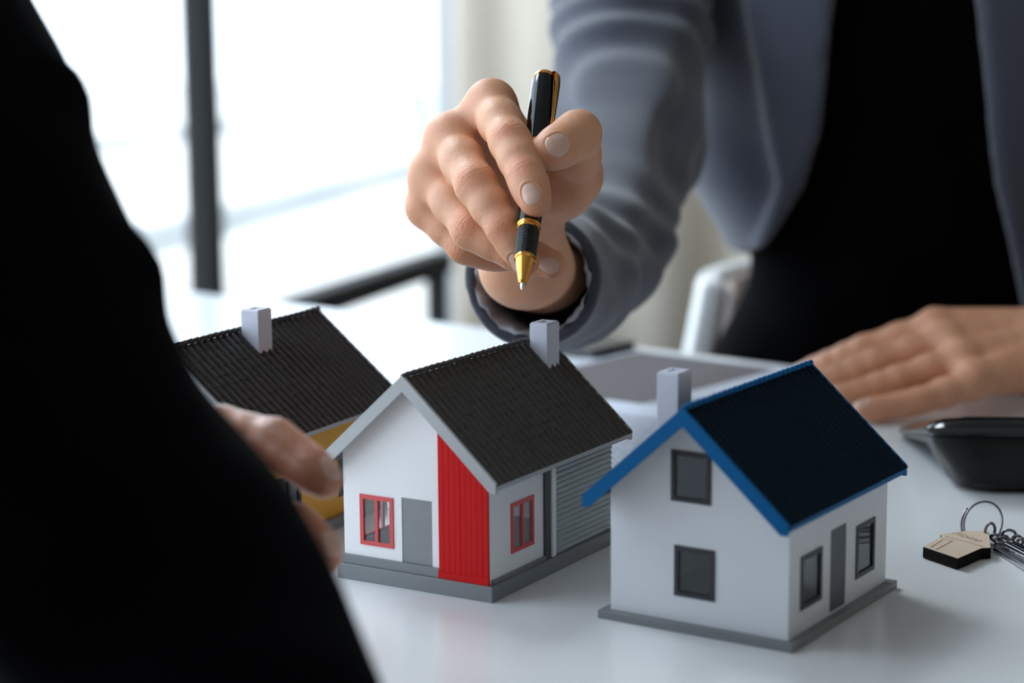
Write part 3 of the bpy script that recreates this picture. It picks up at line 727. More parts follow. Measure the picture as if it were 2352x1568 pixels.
le = [(L_F['index'][0][0], L_F['middle'][0][0], 0.010, 0.010), (L_F['middle'][0][0], L_F['ring'][0][0], 0.010, 0.010), (L_F['ring'][0][0], L_F['little'][0][0], 0.0095, 0.0095)]
for k in ('index', 'middle', 'ring', 'little'):              # tendons on the back of the hand
    a = L_F[k][0][0] + UP * 0.0085; b = lcmc[k] + UP * 0.0135; le.append((a, b, 0.0045, 0.0035))
allp = np.array([j[0] for f in L_F.values() for j in f] + [WL, WL + fl * 0.1])
hl = Hand(0.0012, L_F, lp, le, lw, allp.min(0) - 0.034, allp.max(0) + 0.034)
VL, FL = hl.mesh()
left = plink('hand_left', VL, FL, M['skin'])
marks, reds = [], []
for k, js in L_F.items():
    p = [j[0] for j in js]; r = [j[1] for j in js]
    for i, wg, sg in ((1, 1.0, 6.0), (2, 0.8, 4.0)):
        t = unit(p[i + 1] - p[i - 1]); n = unit(np.array([0, -0.25, 1.0]) - t * (np.array([0, -0.25, 1.0]) @ t)); marks.append((p[i] - o3, t, n, r[i], wg, sg)); reds.append((p[i] + n * r[i] - o3, 0.009, 0.4))
    reds.append((p[3] - o3, 0.011, 0.5))
crease_attrs(left.data, VL - o3, marks, reds, 1.0, rel(LN, o3))

# torso, neck, head and arms under the clothes
TC = np.array([0.335, 1.70]); zt_ = TABLE
def shoulder(px, py, d): return P(px, py, d)
SR = P(1470, -300, 1.66); SL = np.array([2 * TC[0] - SR[0] + 0.02, 1.62, SR[2] - 0.01]); ELr = P(1372, 515, 1.36)
b = Vol((-0.05, 1.0, 0.50), (0.80, 2.02, 1.62), 0.011)
b.ell((TC[0], TC[1] + 0.01, 0.80), (0.118, 0.088, 0.30), 0.03); b.ell((TC[0], TC[1] + 0.015, 1.02), (0.140, 0.092, 0.16), 0.03)
b.ell((TC[0], TC[1] + 0.02, 0.60), (0.135, 0.095, 0.09), 0.03)
b.cap(SR + np.array([0.03, 0, 0]), SL - np.array([0.03, 0, 0]), 0.034, 0.034, 0.05)
b.cap((TC[0], TC[1] + 0.02, 1.14), (TC[0], TC[1] - 0.01, 1.26), 0.058, 0.052, 0.03)
b.ell((TC[0], TC[1] - 0.03, 1.385), (0.074, 0.092, 0.112), 0.02); b.ell((TC[0], TC[1] - 0.075, 1.335), (0.048, 0.045, 0.06), 0.02)
b.ell((TC[0], TC[1] - 0.125, 1.365), (0.014, 0.020, 0.022), 0.012)
for sx in (-1, 1): b.ell((TC[0] + sx * 0.075, TC[1] - 0.02, 1.37), (0.012, 0.022, 0.032), 0.008)
ARM = [SR, P(1452, 40, 1.605), P(1430, 330, 1.505), P(1362, 612, 1.37)]
for q0, q1, ra, rb in ((ARM[0], ARM[1], 0.046, 0.044), (ARM[1], ARM[2], 0.044, 0.041), (ARM[2], ARM[3], 0.041, 0.034)): b.cap(q0, q1, ra, rb, 0.02)
b.cap(ARM[3], WR + fdir * 0.06, 0.033, 0.0205, 0.01)
EL2b = P(2755, 690, 1.645); b.cap(SL, P(2790, 420, 1.665), 0.046, 0.042, 0.02); b.cap(P(2790, 420, 1.665), EL2b, 0.042, 0.037, 0.02); b.cap(EL2b, WL + fl * 0.07, 0.037, 0.0265, 0.01)
VB, FB = b.nets(); core = plink('core', VB, FB, M['skin'])
right = union(right, [core, left])
right['label'] = 'bare hands, one holding the pen and one flat on the table'
print('body verts', len(right.data.vertices))
for q_ in RN: nail(hr.vol, q_, right, o3)
for q_ in LN: nail(hl.vol, q_, right, o3)
# hair
hv = Vol((TC[0] - 0.13, TC[1] - 0.15, 1.22), (TC[0] + 0.13, TC[1] + 0.13, 1.56), 0.006)
hv.ell((TC[0], TC[1] - 0.015, 1.40), (0.084, 0.100, 0.118), 0.0)
X, Y, Z = hv.grid(); hv.V = np.maximum(hv.V, np.maximum(1.405 - Z - np.clip((Y - (TC[1] - 0.04)) * 1.2, -0.02, 0.12), (TC[1] - 0.085) - Y - (Z - 1.43) * 0.4).astype(np.float32))
V, F = hv.nets(); plink('hair', V, F, M['hair'])

# trousers and shoes, seated on the chair behind the table
M['trouser'] = cloth_mat('black trouser cloth', (0.006, 0.006, 0.007), 0.0)
lg = Vol((0.05, 0.95, 0.03), (0.68, 2.05, 0.80), 0.009)
lg.ell((TC[0] + 0.03, TC[1] + 0.13, 0.565), (0.155, 0.13, 0.095), 0.03); lg.ell((TC[0], TC[1] + 0.03, 0.66), (0.125, 0.095, 0.10), 0.03)
for sx in (-1, 1):
    kn = np.array([TC[0] - 0.02 + sx * 0.12, 1.36, 0.52]); ft = np.array([kn[0] + sx * 0.01, 1.40, 0.10])
    lg.cap((TC[0] + 0.02 + sx * 0.08, TC[1] + 0.10, 0.555), kn, 0.082, 0.062, 0.03); lg.cap(kn, ft, 0.060, 0.052, 0.02)
    bm_ = Vol(ft + np.array([-0.07, -0.24, -0.11]), ft + np.array([0.07, 0.09, 0.06]), 0.006); bm_.ell(ft + np.array([0, -0.02, -0.055]), (0.043, 0.075, 0.05), 0.02); bm_.ell(ft + np.array([0, -0.12, -0.066]), (0.046, 0.095, 0.036), 0.03); bm_.V = np.maximum(bm_.V, (0.002 - bm_.grid()[2]).astype(np.float32))
    V, F = bm_.nets(); plink('shoe', V, F, M['black'] if 'black' in M else M['shirt'])
V, F = lg.nets(); plink('trousers', V, F, M['trouser'])

# clothes: volumes around the torso
def zof(py, d): return float(P(1700, py, d)[2])
def xof(px, d): return float((px - 1176.0) / FPX * d)
dF = 1.585
cl_py = np.array([-420, 0, 300, 430, 600, 720, 800, 900])
zz = np.array([zof(p, dF) for p in cl_py])[::-1]
left_edge = np.array([xof(p, 1.64) for p in (1640, 1672, 1676, 1690, 1765, 1745, 1715, 1690)])[::-1]      # silhouette of the shirt on the photo's left
open_l = np.array([xof(p, dF) for p in (1955, 1903, 1880, 1852, 1762, 1700, 1660, 1640)])[::-1]
open_r = np.array([xof(p, dF) for p in (2170, 2214, 2256, 2280, 2328, 2362, 2400, 2420)])[::-1]
lap_l = np.array([xof(p, dF) for p in (1690, 1712, 1762, 1790, 1735, 1690, 1650, 1640)])[::-1]
lap_r = np.array([xof(p, dF) for p in (2460, 2440, 2420, 2400, 2395, 2400, 2420, 2440)])[::-1]
h = 0.0045
tv = Vol((-0.04, 1.46, TABLE - 0.16), (0.72, 1.90, 1.30), h); X, Y, Z = tv.grid()
zz1 = Z.ravel()
LX = np.interp(zz1, zz, left_edge)[None, None, :]; cx = TC[0] + 0.005
AX = cx - LX; AY = 0.115 + 0.015 * np.sin((zz1 - 0.9) * 5)[None, None, :]
k0 = np.sqrt(((X - cx) / AX) ** 2 + ((Y - TC[1]) / AY) ** 2)
T = ((k0 - 1) * np.minimum(AX, AY) * (0.9 + 0.1 * k0)).astype(np.float32)
# shoulders: a rounded bar from arm to arm that rises to the neck
def smin(a, c, k): q = np.maximum(k - np.abs(a - c), 0) / k; return np.minimum(a, c) - q * q * k * 0.25
def capd(a, c, ra, rc):
    ba = c - a; t = np.clip(((X - a[0]) * ba[0] + (Y - a[1]) * ba[1] + (Z - a[2]) * ba[2]) / (ba @ ba), 0, 1)
    return np.sqrt((X - a[0] - t * ba[0]) ** 2 + (Y - a[1] - t * ba[1]) ** 2 + (Z - a[2] - t * ba[2]) ** 2) - (ra + (rc - ra) * t)
NK = np.array([TC[0], TC[1] + 0.015, 1.175])
T = smin(smin(np.maximum(T, Z - 1.17), capd(SR, NK, 0.058, 0.070), 0.05), capd(SL, NK, 0.058, 0.070), 0.05).astype(np.float32)
body_bot = (TABLE - 0.14) - Z
fold = 0.0016 * np.sin(X * 90 + Z * 35) + 0.0016 * np.sin(X * 47 - Z * 60 + 1.3) + 0.001 * np.sin(Z * 120 + X * 30)
sv = np.maximum(T - 0.004 + fold, body_bot).astype(np.float32); tv.V = sv
V, F = tv.nets(); plink('shirt', V, F, M['shirt'])
OL = np.interp(zz1, zz, open_l)[None, None, :]; OR = np.interp(zz1, zz, open_r)[None, None, :]
KL = np.interp(zz1, zz, lap_l)[None, None, :]; KR = np.interp(zz1, zz, lap_r)[None, None, :]
front = Y - TC[1] - 0.03
fold2 = 0.004 * np.sin((X - 0.25) * 60 + Z * 25) * np.clip((1.0 - Z) * 6, 0.2, 1) + 0.003 * np.sin(Z * 55 + X * 40)
gap = np.minimum(np.minimum(X - OL, OR - X), -front)                       # > 0 inside the opening
hemz = np.where(X < cx, zof(596, 1.64), TABLE - 0.10)
Jk = np.maximum(np.abs(T - 0.018 + fold2) - 0.0055, gap); Jk = np.maximum(Jk, hemz - Z)
lapel = np.maximum(np.abs(T - 0.030 + fold2 * 0.8) - 0.006, np.maximum(np.maximum(KL - X, X - OL), front)); lapel = np.maximum(lapel, zof(585, 1.6) - Z)
lapel2 = np.maximum(np.abs(T - 0.030 + fold2 * 0.8) - 0.006, np.maximum(np.maximum(OR - X, X - KR), front))
kk = 0.006
Jk = smin(smin(Jk, lapel, kk), lapel2, kk)
Jk = np.maximum(Jk, Z - 1.235)
tv.V = Jk.astype(np.float32); tv.smooth(1); V, F = tv.nets(); jk = plink('jacket', V, F, M['jacket'])
# sleeves: tapering tubes with folds, open at the cuff
def sleeve(name, js, cuff_in, cuff_len, parent, amp=0.0024, h=0.004, m=None, dep=0.075):
    pts = np.array([j[0] for j in js]); R_ = max(j[1] for j in js) + 0.02
    v = Vol(pts.min(0) - R_, pts.max(0) + R_, h)
    for (a, ra), (c, rc) in zip(js[:-1], js[1:]): v.cap(a, c, ra, rc, 0.02, 0.05)
    X, Y, Z = v.grid(); e = js[-1][0]; ax = unit(js[-1][0] - js[-2][0]); q = (X - e[0]) * ax[0] + (Y - e[1]) * ax[1] + (Z - e[2]) * ax[2]
    f = amp * np.sin(q * 95 + 14 * X + 5 * np.sin(Z * 40)) * np.clip(-q * 9, 0.12, 1) + amp * 0.6 * np.sin(X * 75 - Z * 95 + 30 * Y) * np.clip(-q * 8, 0.1, 1)
    o = v.V + f
    o = np.maximum(o, q)
    a = e - ax * dep; L = dep + 0.05; c = e + ax * 0.05
    t = np.clip((q + dep) / L, 0, 1); rad = np.sqrt(np.maximum((X - e[0]) ** 2 + (Y - e[1]) ** 2 + (Z - e[2]) ** 2 - q * q, 0))
    inner = np.maximum(rad - cuff_in, -(q + dep))
    v.V = np.maximum(o, -inner).astype(np.float32); v.smooth(1)
    V, F = v.nets(); return plink(name, V, F, m or M['jacket'], parent)
CU = P(1221, 640, 1.140)
sj = [(SR + np.array([0, 0, 0.0]), 0.066), (P(1452, 40, 1.60), 0.060), (P(1432, 330, 1.50), 0.057), (P(1366, 555, 1.37), 0.049), (P(1296, 630, 1.26), 0.0425), (CU, 0.0400)]
sleeve('sleeve', sj, 0.0328, 0.05, None, h=0.003)
sl2 = [(SL, 0.066), (P(2790, 420, 1.66), 0.058), (P(2755, 690, 1.64), 0.050), (P(2560, 765, 1.50), 0.040)]
sleeve('sleeve', sl2, 0.0335, 0.05, None)
# pale lining showing inside the cuff
ax = unit(CU - sj[-2][0]); u_ = unit(np.cross(ax, np.array([0, 0, 1.0]))); w_ = np.cross(u_, ax)
VV, FF = [], []; n = 64
for i, (q, r) in enumerate(((-0.040, 0.0300), (-0.02, 0.0306), (-0.008, 0.0312), (-0.003, 0.0318), (-0.0004, 0.0326), (-0.0014, 0.0334))):
    for k in range(n):
        a = 2 * PI * k / n; rr = r + 0.0009 * math.sin(9 * a + i) + 0.0006 * math.sin(23 * a); VV.append(CU + ax * (q + 0.001 * math.sin(13 * a)) + (u_ * math.cos(a) + w_ * math.sin(a)) * rr - o3)
for i in range(5):
    for k in range(n): FF.append((i * n + k, i * n + (k + 1) % n, (i + 1) * n + (k + 1) % n, (i + 1) * n + k))
link('cuff_lining', mesh_from('cuff_lining', VV, FF, True), M['lining'], person)

# ------------------------------------------------------------------ the pen
pt = P(1199, 666, 0.955); ptop = P(1251, 172, 1.043); pax = unit(ptop - pt); PL = np.linalg.norm(ptop - pt); print('pen length', PL)
M['lacquer'] = mat('black lacquer', (0.001, 0.001, 0.0014), 0.05, spec=0.32)
M['gold'] = mat('gold plating', (0.82, 0.375, 0.085), 0.12, metal=1.0)
M['silver'] = mat('steel point', (0.72, 0.72, 0.73), 0.22, metal=1.0)
M['grip'] = mat('black textured grip', (0.0012, 0.0012, 0.0012), 0.16, spec=0.4)
zq = Vector(pax); side = Vector(camdir(0.86, 0.0, 0.5)); side = (side - zq * side.dot(zq)).normalized(); yq = zq.cross(side)
pen = thing('pen', 'black lacquer pen with gold trim held between the fingers, point down', 'pen', tuple(pt))
PQ = Matrix(((side[0], yq[0], zq[0], 0), (side[1], yq[1], zq[1], 0), (side[2], yq[2], zq[2], 0), (0, 0, 0, 1)))
def lathe(name, prof, m, parent, seg=40, knurl=0.0):
    bm = bmesh.new(); rings = []
    for i, (r, z) in enumerate(prof):
        rings.append([bm.verts.new(PQ @ Vector(((r + (knurl if (k + i // 2) % 2 == 0 and i % 2 else 0)) * math.cos(2 * PI * k / seg), (r + (knurl if (k + i // 2) % 2 == 0 and i % 2 else 0)) * math.sin(2 * PI * k / seg), z))) for k in range(seg)])
    for A, B in zip(rings[:-1], rings[1:]):
        for k in range(seg): bm.faces.new((A[k], A[(k + 1) % seg], B[(k + 1) % seg], B[k]))
    bm.faces.new(rings[0][::-1]); bm.faces.new(rings[-1])
    return obj(name, bm, m, parent, angle=0.6 if not knurl else 0.02)
k = PL / 0.135
S = lambda pr: [(r * 1e-3, z * 1e-3 * k) for r, z in pr]
lathe('point', S([(0.25, 0), (0.5, 0.3), (0.75, 1.2), (1.25, 3.4), (1.3, 4.2)]), M['silver'], pen)
lathe('nose_cone', S([(1.75, 3.6), (2.0, 3.9), (2.4, 5.6), (3.3, 9.6), (4.2, 14), (4.75, 17.0), (5.3, 17.3), (5.45, 17.9), (5.3, 18.5), (5.0, 18.7)]), M['gold'], pen)
gp = [(5.05 + 0.5 * t, 18.7 + 15.8 * t) for t in np.linspace(0, 1, 41)]
lathe('grip', S(gp), M['grip'], pen, seg=56, knurl=0.00026)
rg = lathe('ring', S([(5.5, 34.5), (6.05, 34.8), (6.2, 35.5), (5.95, 36.2), (5.9, 36.5), (6.15, 36.9), (6.2, 37.5), (5.8, 38.1)]), M['gold'], pen)
lathe('barrel', S([(5.75, 38.1), (6.0, 42), (6.4, 54), (6.55, 70), (6.55, 86.5)]), M['lacquer'], pen)
lathe('ring', S([(6.5, 86.5), (6.75, 86.8), (6.75, 87.9), (6.5, 88.2)]), M['gold'], pen)
lathe('cap', S([(6.55, 88.2), (6.6, 104), (6.5, 122), (6.2, 129.5), (5.9, 131.3)]), M['lacquer'], pen)
lathe('cap_end', S([(5.9, 131.3), (6.15, 131.6), (6.1, 132.6), (5.3, 133.9), (3.6, 134.7), (1.5, 135.0)]), M['gold'], pen)
bm = bmesh.new()
secs = [(5.2, 133.6, 2.2), (7.0, 133.7, 2.3), (8.1, 132.2, 2.4), (8.5, 128.0, 2.4), (8.2, 116.0, 2.0), (7.7, 104.0, 1.7), (7.2, 99.5, 1.5), (7.0, 98.0, 1.0)]
prev = None
for r, z, hw in secs:
    A = [bm.verts.new(PQ @ Vector((x * 1e-3, y * 1e-3, z * 1e-3 * k))) for x, y in ((r - 0.45, -hw), (r + 0.25, -hw * 0.8), (r + 0.55, 0), (r + 0.25, hw * 0.8), (r - 0.45, hw))]
    if prev:
        for i in range(5): bm.faces.new((prev[i], prev[(i + 1) % 5], A[(i + 1) % 5], A[i]))
    else: bm.faces.new(A)
    prev = A
bm.faces.new(prev[::-1]); obj('clip', bm, M['gold'], pen, angle=0.9)

# ------------------------------------------------------------------ the person at the left, in a black suit, close to the camera
om = np.array([-0.42, 0.46, 0.0])
man = thing('person', 'person in a black suit seen from behind at the left, gesturing with an open hand', 'person', tuple(om))
def mlink(name, V, F, m): return link(name, np_mesh(name, np.asarray(V) - om, F), m, man)
def MJ(px, py, d, r): return (P(px, py, d), r / 1000.0)
M_F = {
 'index': [MJ(500, 1000, 0.835, 11.0), MJ(630, 1012, 0.822, 8.9), MJ(706, 1070, 0.812, 8.2), MJ(748, 1104, 0.806, 7.2)],
 'middle': [MJ(470, 1060, 0.85, 11.0), MJ(530, 1090, 0.87, 9.2), MJ(540, 1140, 0.89, 8.2), MJ(530, 1165, 0.905, 7.4)],
 'ring': [MJ(455, 1110, 0.855, 10.5), MJ(515, 1150, 0.88, 9.0), MJ(520, 1195, 0.90, 8.0), MJ(510, 1215, 0.915, 7.2)],
 'little': [MJ(440, 1160, 0.855, 10.0), MJ(495, 1200, 0.875, 8.4), MJ(500, 1235, 0.89, 7.4), MJ(492, 1255, 0.90, 6.6)],
 'thumb': [MJ(560, 1185, 0.815, 11.5), MJ(668, 1208, 0.805, 9.4), MJ(712, 1246, 0.80, 8.7), MJ(742, 1278, 0.797, 7.6)],
}
WM = P(370, 1090, 0.83); EM = P(512, 1760, 0.60); fm = unit(EM - WM)
mp = [(M_F[k][0][0], WM, M_F[k][0][1], 0.018) for k in ('index', 'middle', 'ring', 'little')] + [(P(440, 1130, 0.82), M_F['thumb'][0][0], 0.018, 0.014)]
me_ = [(M_F['index'][0][0], M_F['middle'][0][0], 0.0095, 0.0095), (M_F['middle'][0][0], M_F['ring'][0][0], 0.0095, 0.0095), (M_F['ring'][0][0], M_F['little'][0][0], 0.009, 0.009), (M_F['index'][0][0], M_F['thumb'][0][0], 0.008, 0.009)]
mw = [(WM, WM + fm * 0.06, 0.024, 0.025)]
allp = np.array([j[0] for f in M_F.values() for j in f] + [WM, WM + fm * 0.07])
hm = Hand(0.0014, M_F, mp, me_, mw, allp.min(0) - 0.032, allp.max(0) + 0.032)
V, F = hm.mesh(); mb = mlink('body', V, F, M['skin2'])
marks, reds = [], []
for k, js in M_F.items():
    p = [j[0] for j in js]; r = [j[1] for j in js]
    for i, wg, sg in ((1, 1.0, 6.0), (2, 0.8, 4.0)):
        t = unit(p[i + 1] - p[i - 1]); n = unit(UP - t * (UP @ t)); marks.append((p[i] - om, t, n, r[i], wg, sg)); reds.append((p[i] + n * r[i] - om, 0.009, 0.4))
    reds.append((p[3] - om, 0.011, 0.5))
crease_attrs(mb.data, V - om, marks, reds)
SM = P(-520, -330, 0.74)
MT = np.array([-0.42, 0.46])
b = Vol((-0.78, 0.14, 0.44), (0.10, 0.95, 1.66), 0.012)
b.ell((MT[0], MT[1], 0.80), (0.13, 0.13, 0.32), 0.04); b.ell((MT[0], MT[1], 1.06), (0.145, 0.145, 0.16), 0.04)
b.cap(SM, (MT[0], MT[1], SM[2] + 0.02), 0.055, 0.06, 0.05)
b.cap((MT[0], MT[1], 1.18), (MT[0] + 0.02, MT[1] + 0.02, 1.32), 0.058, 0.052, 0.03)
hc = np.array([MT[0] + 0.04, MT[1] + 0.045, 1.43]); fd = np.array([0.63, 0.77, 0.0])
b.ell(hc, (0.084, 0.084, 0.112), 0.02); b.ell(hc + fd * 0.045 + np.array([0, 0, -0.05]), (0.046, 0.046, 0.058), 0.02); b.ell(hc + fd * 0.096 + np.array([0, 0, -0.02]), (0.017, 0.017, 0.022), 0.01)
for s_ in (-1, 1): b.ell(hc + np.array([0.77, -0.63, 0]) * 0.078 * s_ + np.array([0, 0, -0.015]), (0.014, 0.014, 0.032), 0.008)
for q0, q1 in ((SM, P(-190, 480, 0.70)), (P(-190, 480, 0.70), P(160, 1100, 0.66)), (P(160, 1100, 0.66), EM)): b.cap(q0, q1, 0.040, 0.036, 0.02)
b.cap(EM, WM + fm * 0.035, 0.036, 0.0245, 0.008)
VB, FB = b.nets(); core = mlink('core', VB, FB, M['skin2']); mb = union(mb, [core]); mb['label'] = 'hand with the forefinger and thumb held apart, lit from above'
for k in ('index', 'thumb'):
    t_, a_, r_ = tipof(M_F, k); nail(hm.vol, nail_spec(t_, a_, camdir(0.1, 0.9, 0.2), 0.0098, 0.0112, r_), mb, om)
hv = Vol(hc - 0.16, hc + 0.16, 0.006); hv.ell(hc + np.array([0, 0, 0.012]), (0.094, 0.094, 0.116)); X, Y, Z = hv.grid()
hv.V = np.maximum(hv.V, np.maximum((X - hc[0]) * fd[0] + (Y - hc[1]) * fd[1] - 0.035 - (Z - hc[2]) * 0.5, hc[2] - 0.07 - Z).astype(np.float32)); V, F = hv.nets(); mlink('hair', V, F, M['hair'])
# black suit: torso, upper arm leaning in from the left, forearm resting on the table
h = 0.0055
v = Vol((-0.72, 0.20, TABLE - 0.22), (0.06, 0.90, 1.22), h)
v.ell((MT[0], MT[1], 0.82), (0.165, 0.165, 0.36), 0.05); v.ell((MT[0], MT[1], 1.05), (0.175, 0.175, 0.17), 0.05)
EDGE = [(20, -160), (75, -20), (132, 120), (178, 280), (240, 405), (300, 540), (368, 690), (430, 810), (535, 965), (640, 1110), (740, 1300), (800, 1430), (862, 1568)]
arm = [(SM, 0.075)]
for i in range(len(EDGE)):
    e0 = np.array(EDGE[max(0, i - 1)], float); e1 = np.array(EDGE[min(len(EDGE) - 1, i + 1)], float); tn = unit(e1 - e0); nn = np.array([tn[1], -tn[0]])
    f_ = i / (len(EDGE) - 1); r = 0.072 * (1 - f_) + 0.051 * f_; d = 0.73 * (1 - f_) + 0.615 * f_; c_ = np.array(EDGE[i]) - nn * (r * FPX / d)
    arm.append((P(c_[0], c_[1], d), r))
arm.append((EM, 0.0495))
for (a, ra), (c, rc) in zip(arm[:-1], arm[1:]): v.cap(a, c, ra, rc, 0.004, 0.03)
v.cap(SM, (MT[0], MT[1], SM[2]), 0.075, 0.09, 0.04, 0.06)
v.cap(EM, P(415, 1400, 0.70), 0.0490, 0.044, 0.01, 0.03); v.cap(P(415, 1400, 0.70), WM + fm * 0.015, 0.044, 0.0335, 0.01, 0.03)
for px, py, d, r in ((124, 205, 0.70, 0.0095), (80, 225, 0.70, 0.0155), (262, 640, 0.68, 0.0140), (230, 660, 0.68, 0.018)):
    v.ell(P(px, py, d), (r, r, r), 0.010)
X, Y, Z = v.grid()
v.V = np.maximum(v.V + (0.0022 * np.sin(X * 60 + Z * 85) + 0.0016 * np.sin(Z * 130 - Y * 60)).astype(np.float32), (0.56 - Z).astype(np.float32))
cq = (X - WM[0]) * fm[0] + (Y - WM[1]) * fm[1] + (Z - WM[2]) * fm[2]
rr = np.sqrt(np.maximum((X - WM[0]) ** 2 + (Y - WM[1]) ** 2 + (Z - WM[2]) ** 2 - cq ** 2, 0))
v.V = np.maximum(v.V, -np.maximum(rr - 0.028, cq - 0.06)).astype(np.float32)
v.smooth(1); V, F = v.nets(); mlink('suit_jacket', V, F, M['suit'])

# ------------------------------------------------------------------ chair behind the person in grey
M['chairwhite'] = mat('white upholstery', (0.74, 0.73, 0.72), 0.8, bump=0.0006, bscale=300)
M['chairin'] = mat('shaded white upholstery', (0.56, 0.47, 0.43), 0.85, bump=0.0006, bscale=300)  # taupe puts the shade on the white chair's inner face into colour
ch = thing('armchair', 'white armchair with its shaded inside painted taupe, partly hidden behind the person in grey', 'armchair', (0.415, 1.965, 0.0), -0.85)
seat = bmesh.new(); add_box(seat, (-0.19, -0.20, 0.34), (0.19, 0.18, 0.46)); obj('seat', seat, M['chairin'], ch, bevel=0.03)
def shell(name, r_in, r_out, z0, z1, m, flare):
    bm = bmesh.new(); n = 40; R0 = []
    for i in range(n + 1):
        a = -0.22 * PI + (1.44 * PI) * i / n if False else (-0.30 * PI + 1.60 * PI * i / n)
        col = []
        for z, f in ((z0, flare), ((z0 + z1) / 2, flare * 0.45), (z1, 0.0)):
            for r in (r_in, r_out): col.append(bm.verts.new((math.cos(a) * (r + f), math.sin(a) * (r + f) * 0.95, z)))
        R0.append(col)
    for A, B in zip(R0[:-1], R0[1:]):
        for p, q in ((0, 1), (1, 3), (3, 5), (5, 4), (4, 2), (2, 0)): bm.faces.new((A[p], A[q], B[q], B[p]))
    for E_ in (R0[0], R0[-1]): bm.faces.new([E_[i] for i in (0, 1, 3, 5, 4, 2)])
    return obj(name, bm, m, ch, smooth=False, bevel=0.006)
shell('backrest', 0.210, 0.234, 0.36, 0.752, M['chairwhite'], 0.08); shell('lining', 0.196, 0.208, 0.44, 0.745, M['chairin'], 0.058)  # the inner shell carries the painted shade
for x in (-0.16, 0.16):
    for y in (-0.16, 0.15):
        bm = bmesh.new(); add_tube(bm, [(x * 1.1, y * 1.1, 0), (x, y, 0.35)], [0.011, 0.016]); obj('leg', bm, M['steel'], ch, smooth=True)

# ------------------------------------------------------------------ papers
def print_mat(name, paper, ink, pitch, lo, hi, w, seed, block=None):
    """printed sheet: rows of grey text lines across the page"""
    m = mat(name, paper, 0.75); nt = m.node_tree; L = nt.links.new; b = nt.nodes['Principled BSDF']
    tc = nt.nodes.new('ShaderNodeTexCoord'); sp = nt.nodes.new('ShaderNodeSeparateXYZ'); L(tc.outputs['Object'], sp.inputs[0])
    def mth(op, a, bb=None, v=None):
        n = nt.nodes.new('ShaderNodeMath'); n.operation = op
        L(a, n.inputs[0])
        if bb is not None: L(bb, n.inputs[1])
        elif v is not None: n.inputs[1].default_value = v
        return n.outputs[0]
    fr = mth('FRACT', mth('DIVIDE', sp.outputs['Y'], v=pitch)); row = mth('LESS_THAN', fr, v=0.42)
    nz = nt.nodes.new('ShaderNodeTexNoise'); nz.inputs['Scale'].default_value = 420; L(tc.outputs['Object'], nz.inputs['Vector']); wd = mth('GREATER_THAN', nz.outputs['Fac'], v=0.44)
    inx = mth('MULTIPLY', mth('GREATER_THAN', sp.outputs['X'], v=0.022), mth('LESS_THAN', sp.outputs['X'], v=w - 0.022))
    iny = mth('MULTIPLY', mth('GREATER_THAN', sp.outputs['Y'], v=lo), mth('LESS_THAN', sp.outputs['Y'], v=hi))
    f = mth('MULTIPLY', mth('MULTIPLY', row, wd), mth('MULTIPLY', inx, iny)); f = mth('MULTIPLY', f, v=0.95)
    mx = nt.nodes.new('ShaderNodeMix'); mx.data_type = 'RGBA'; mx.inputs['A'].default_value = (*paper, 1); mx.inputs['B'].default_value = (*ink, 1); L(f, mx.inputs['Factor']); L(mx.outputs['Result'], b.inputs['Base Color'])
    if block:                                                # a grey printed panel on the sheet
        x0, x1, y0, y1, colr = block
        inb = mth('MULTIPLY', mth('MULTIPLY', mth('GREATER_THAN', sp.outputs['X'], v=x0), mth('LESS_THAN', sp.outputs['X'], v=x1)), mth('MULTIPLY', mth('GREATER_THAN', sp.outputs['Y'], v=y0), mth('LESS_THAN', sp.outputs['Y'], v=y1)))
        m3 = nt.nodes.new('ShaderNodeMix'); m3.data_type = 'RGBA'; m3.inputs['B'].default_value = (*colr, 1); L(mx.outputs['Result'], m3.inputs['A']); L(inb, m3.inputs['Factor']); L(m3.outputs['Result'], b.inputs['Base Color'])
    return m
def sheet(name, label, cx, cy, w, l, rot, z, m, lift=0.0, group=None):
    bm = bmesh.new(); nx, ny = 8, 8; g = []
    for j in range(ny + 1):
        g.append([bm.verts.new((w * i / nx, l * j / ny, lift * max(0, (i / nx - 0.6)) ** 2)) for i in range(nx + 1)])
    for j in range(ny):
        for i in range(nx): bm.faces.new((g[j][i], g[j][i + 1], g[j + 1][i + 1], g[j + 1][i]))
    o = obj(name, bm, m); o.location = (cx, cy, z); o.rotation_euler = (0, 0, rot)
    md = o.modifiers.new('solid', 'SOLIDIFY'); md.thickness = 0.0003; md.offset = 1
    tag(o, label, 'paper', group); return o
pa = print_mat('printed contract paper', (0.56, 0.59, 0.67), (0.05, 0.05, 0.06), 0.0062, 0.03, 0.262, 0.21, 1)
pb = print_mat('printed form paper', (0.50, 0.52, 0.58), (0.12, 0.12, 0.13), 0.0085, 0.02, 0.16, 0.21, 2, (0.018, 0.150, 0.110, 0.292, (0.095, 0.080, 0.082)))
def back_left(px, py): return on_table(px, py)[:2]
def place(name, label, px, py, w, l, rot, z, m, lift=0.0, group=None):
    c = back_left(px, py); r = ang + rot; o = np.array([math.sin(r), -math.cos(r)]) * l; return sheet(name, label, c[0] + o[0], c[1] + o[1], w, l, r, TABLE + z, m, lift, group)
place('printed_sheet', 'printed sheet lying nearest the houses, overlapping the sheet behind it', 1395, 922, 0.21, 0.297, 0.05, 0.0012, pa)
place('printed_sheet', 'greyish printed sheet farthest back, close to the far edge of the table', 1442, 802, 0.21, 0.297, -0.02, 0.0004, pb)
M['black'] = mat('plain black', (0.008, 0.009, 0.009), 0.4)
obl = thing('oblong', 'small black notebook at the far table edge beneath the grey sleeve', 'oblong', (*on_table(1348, 800)[:2], TABLE), ang)
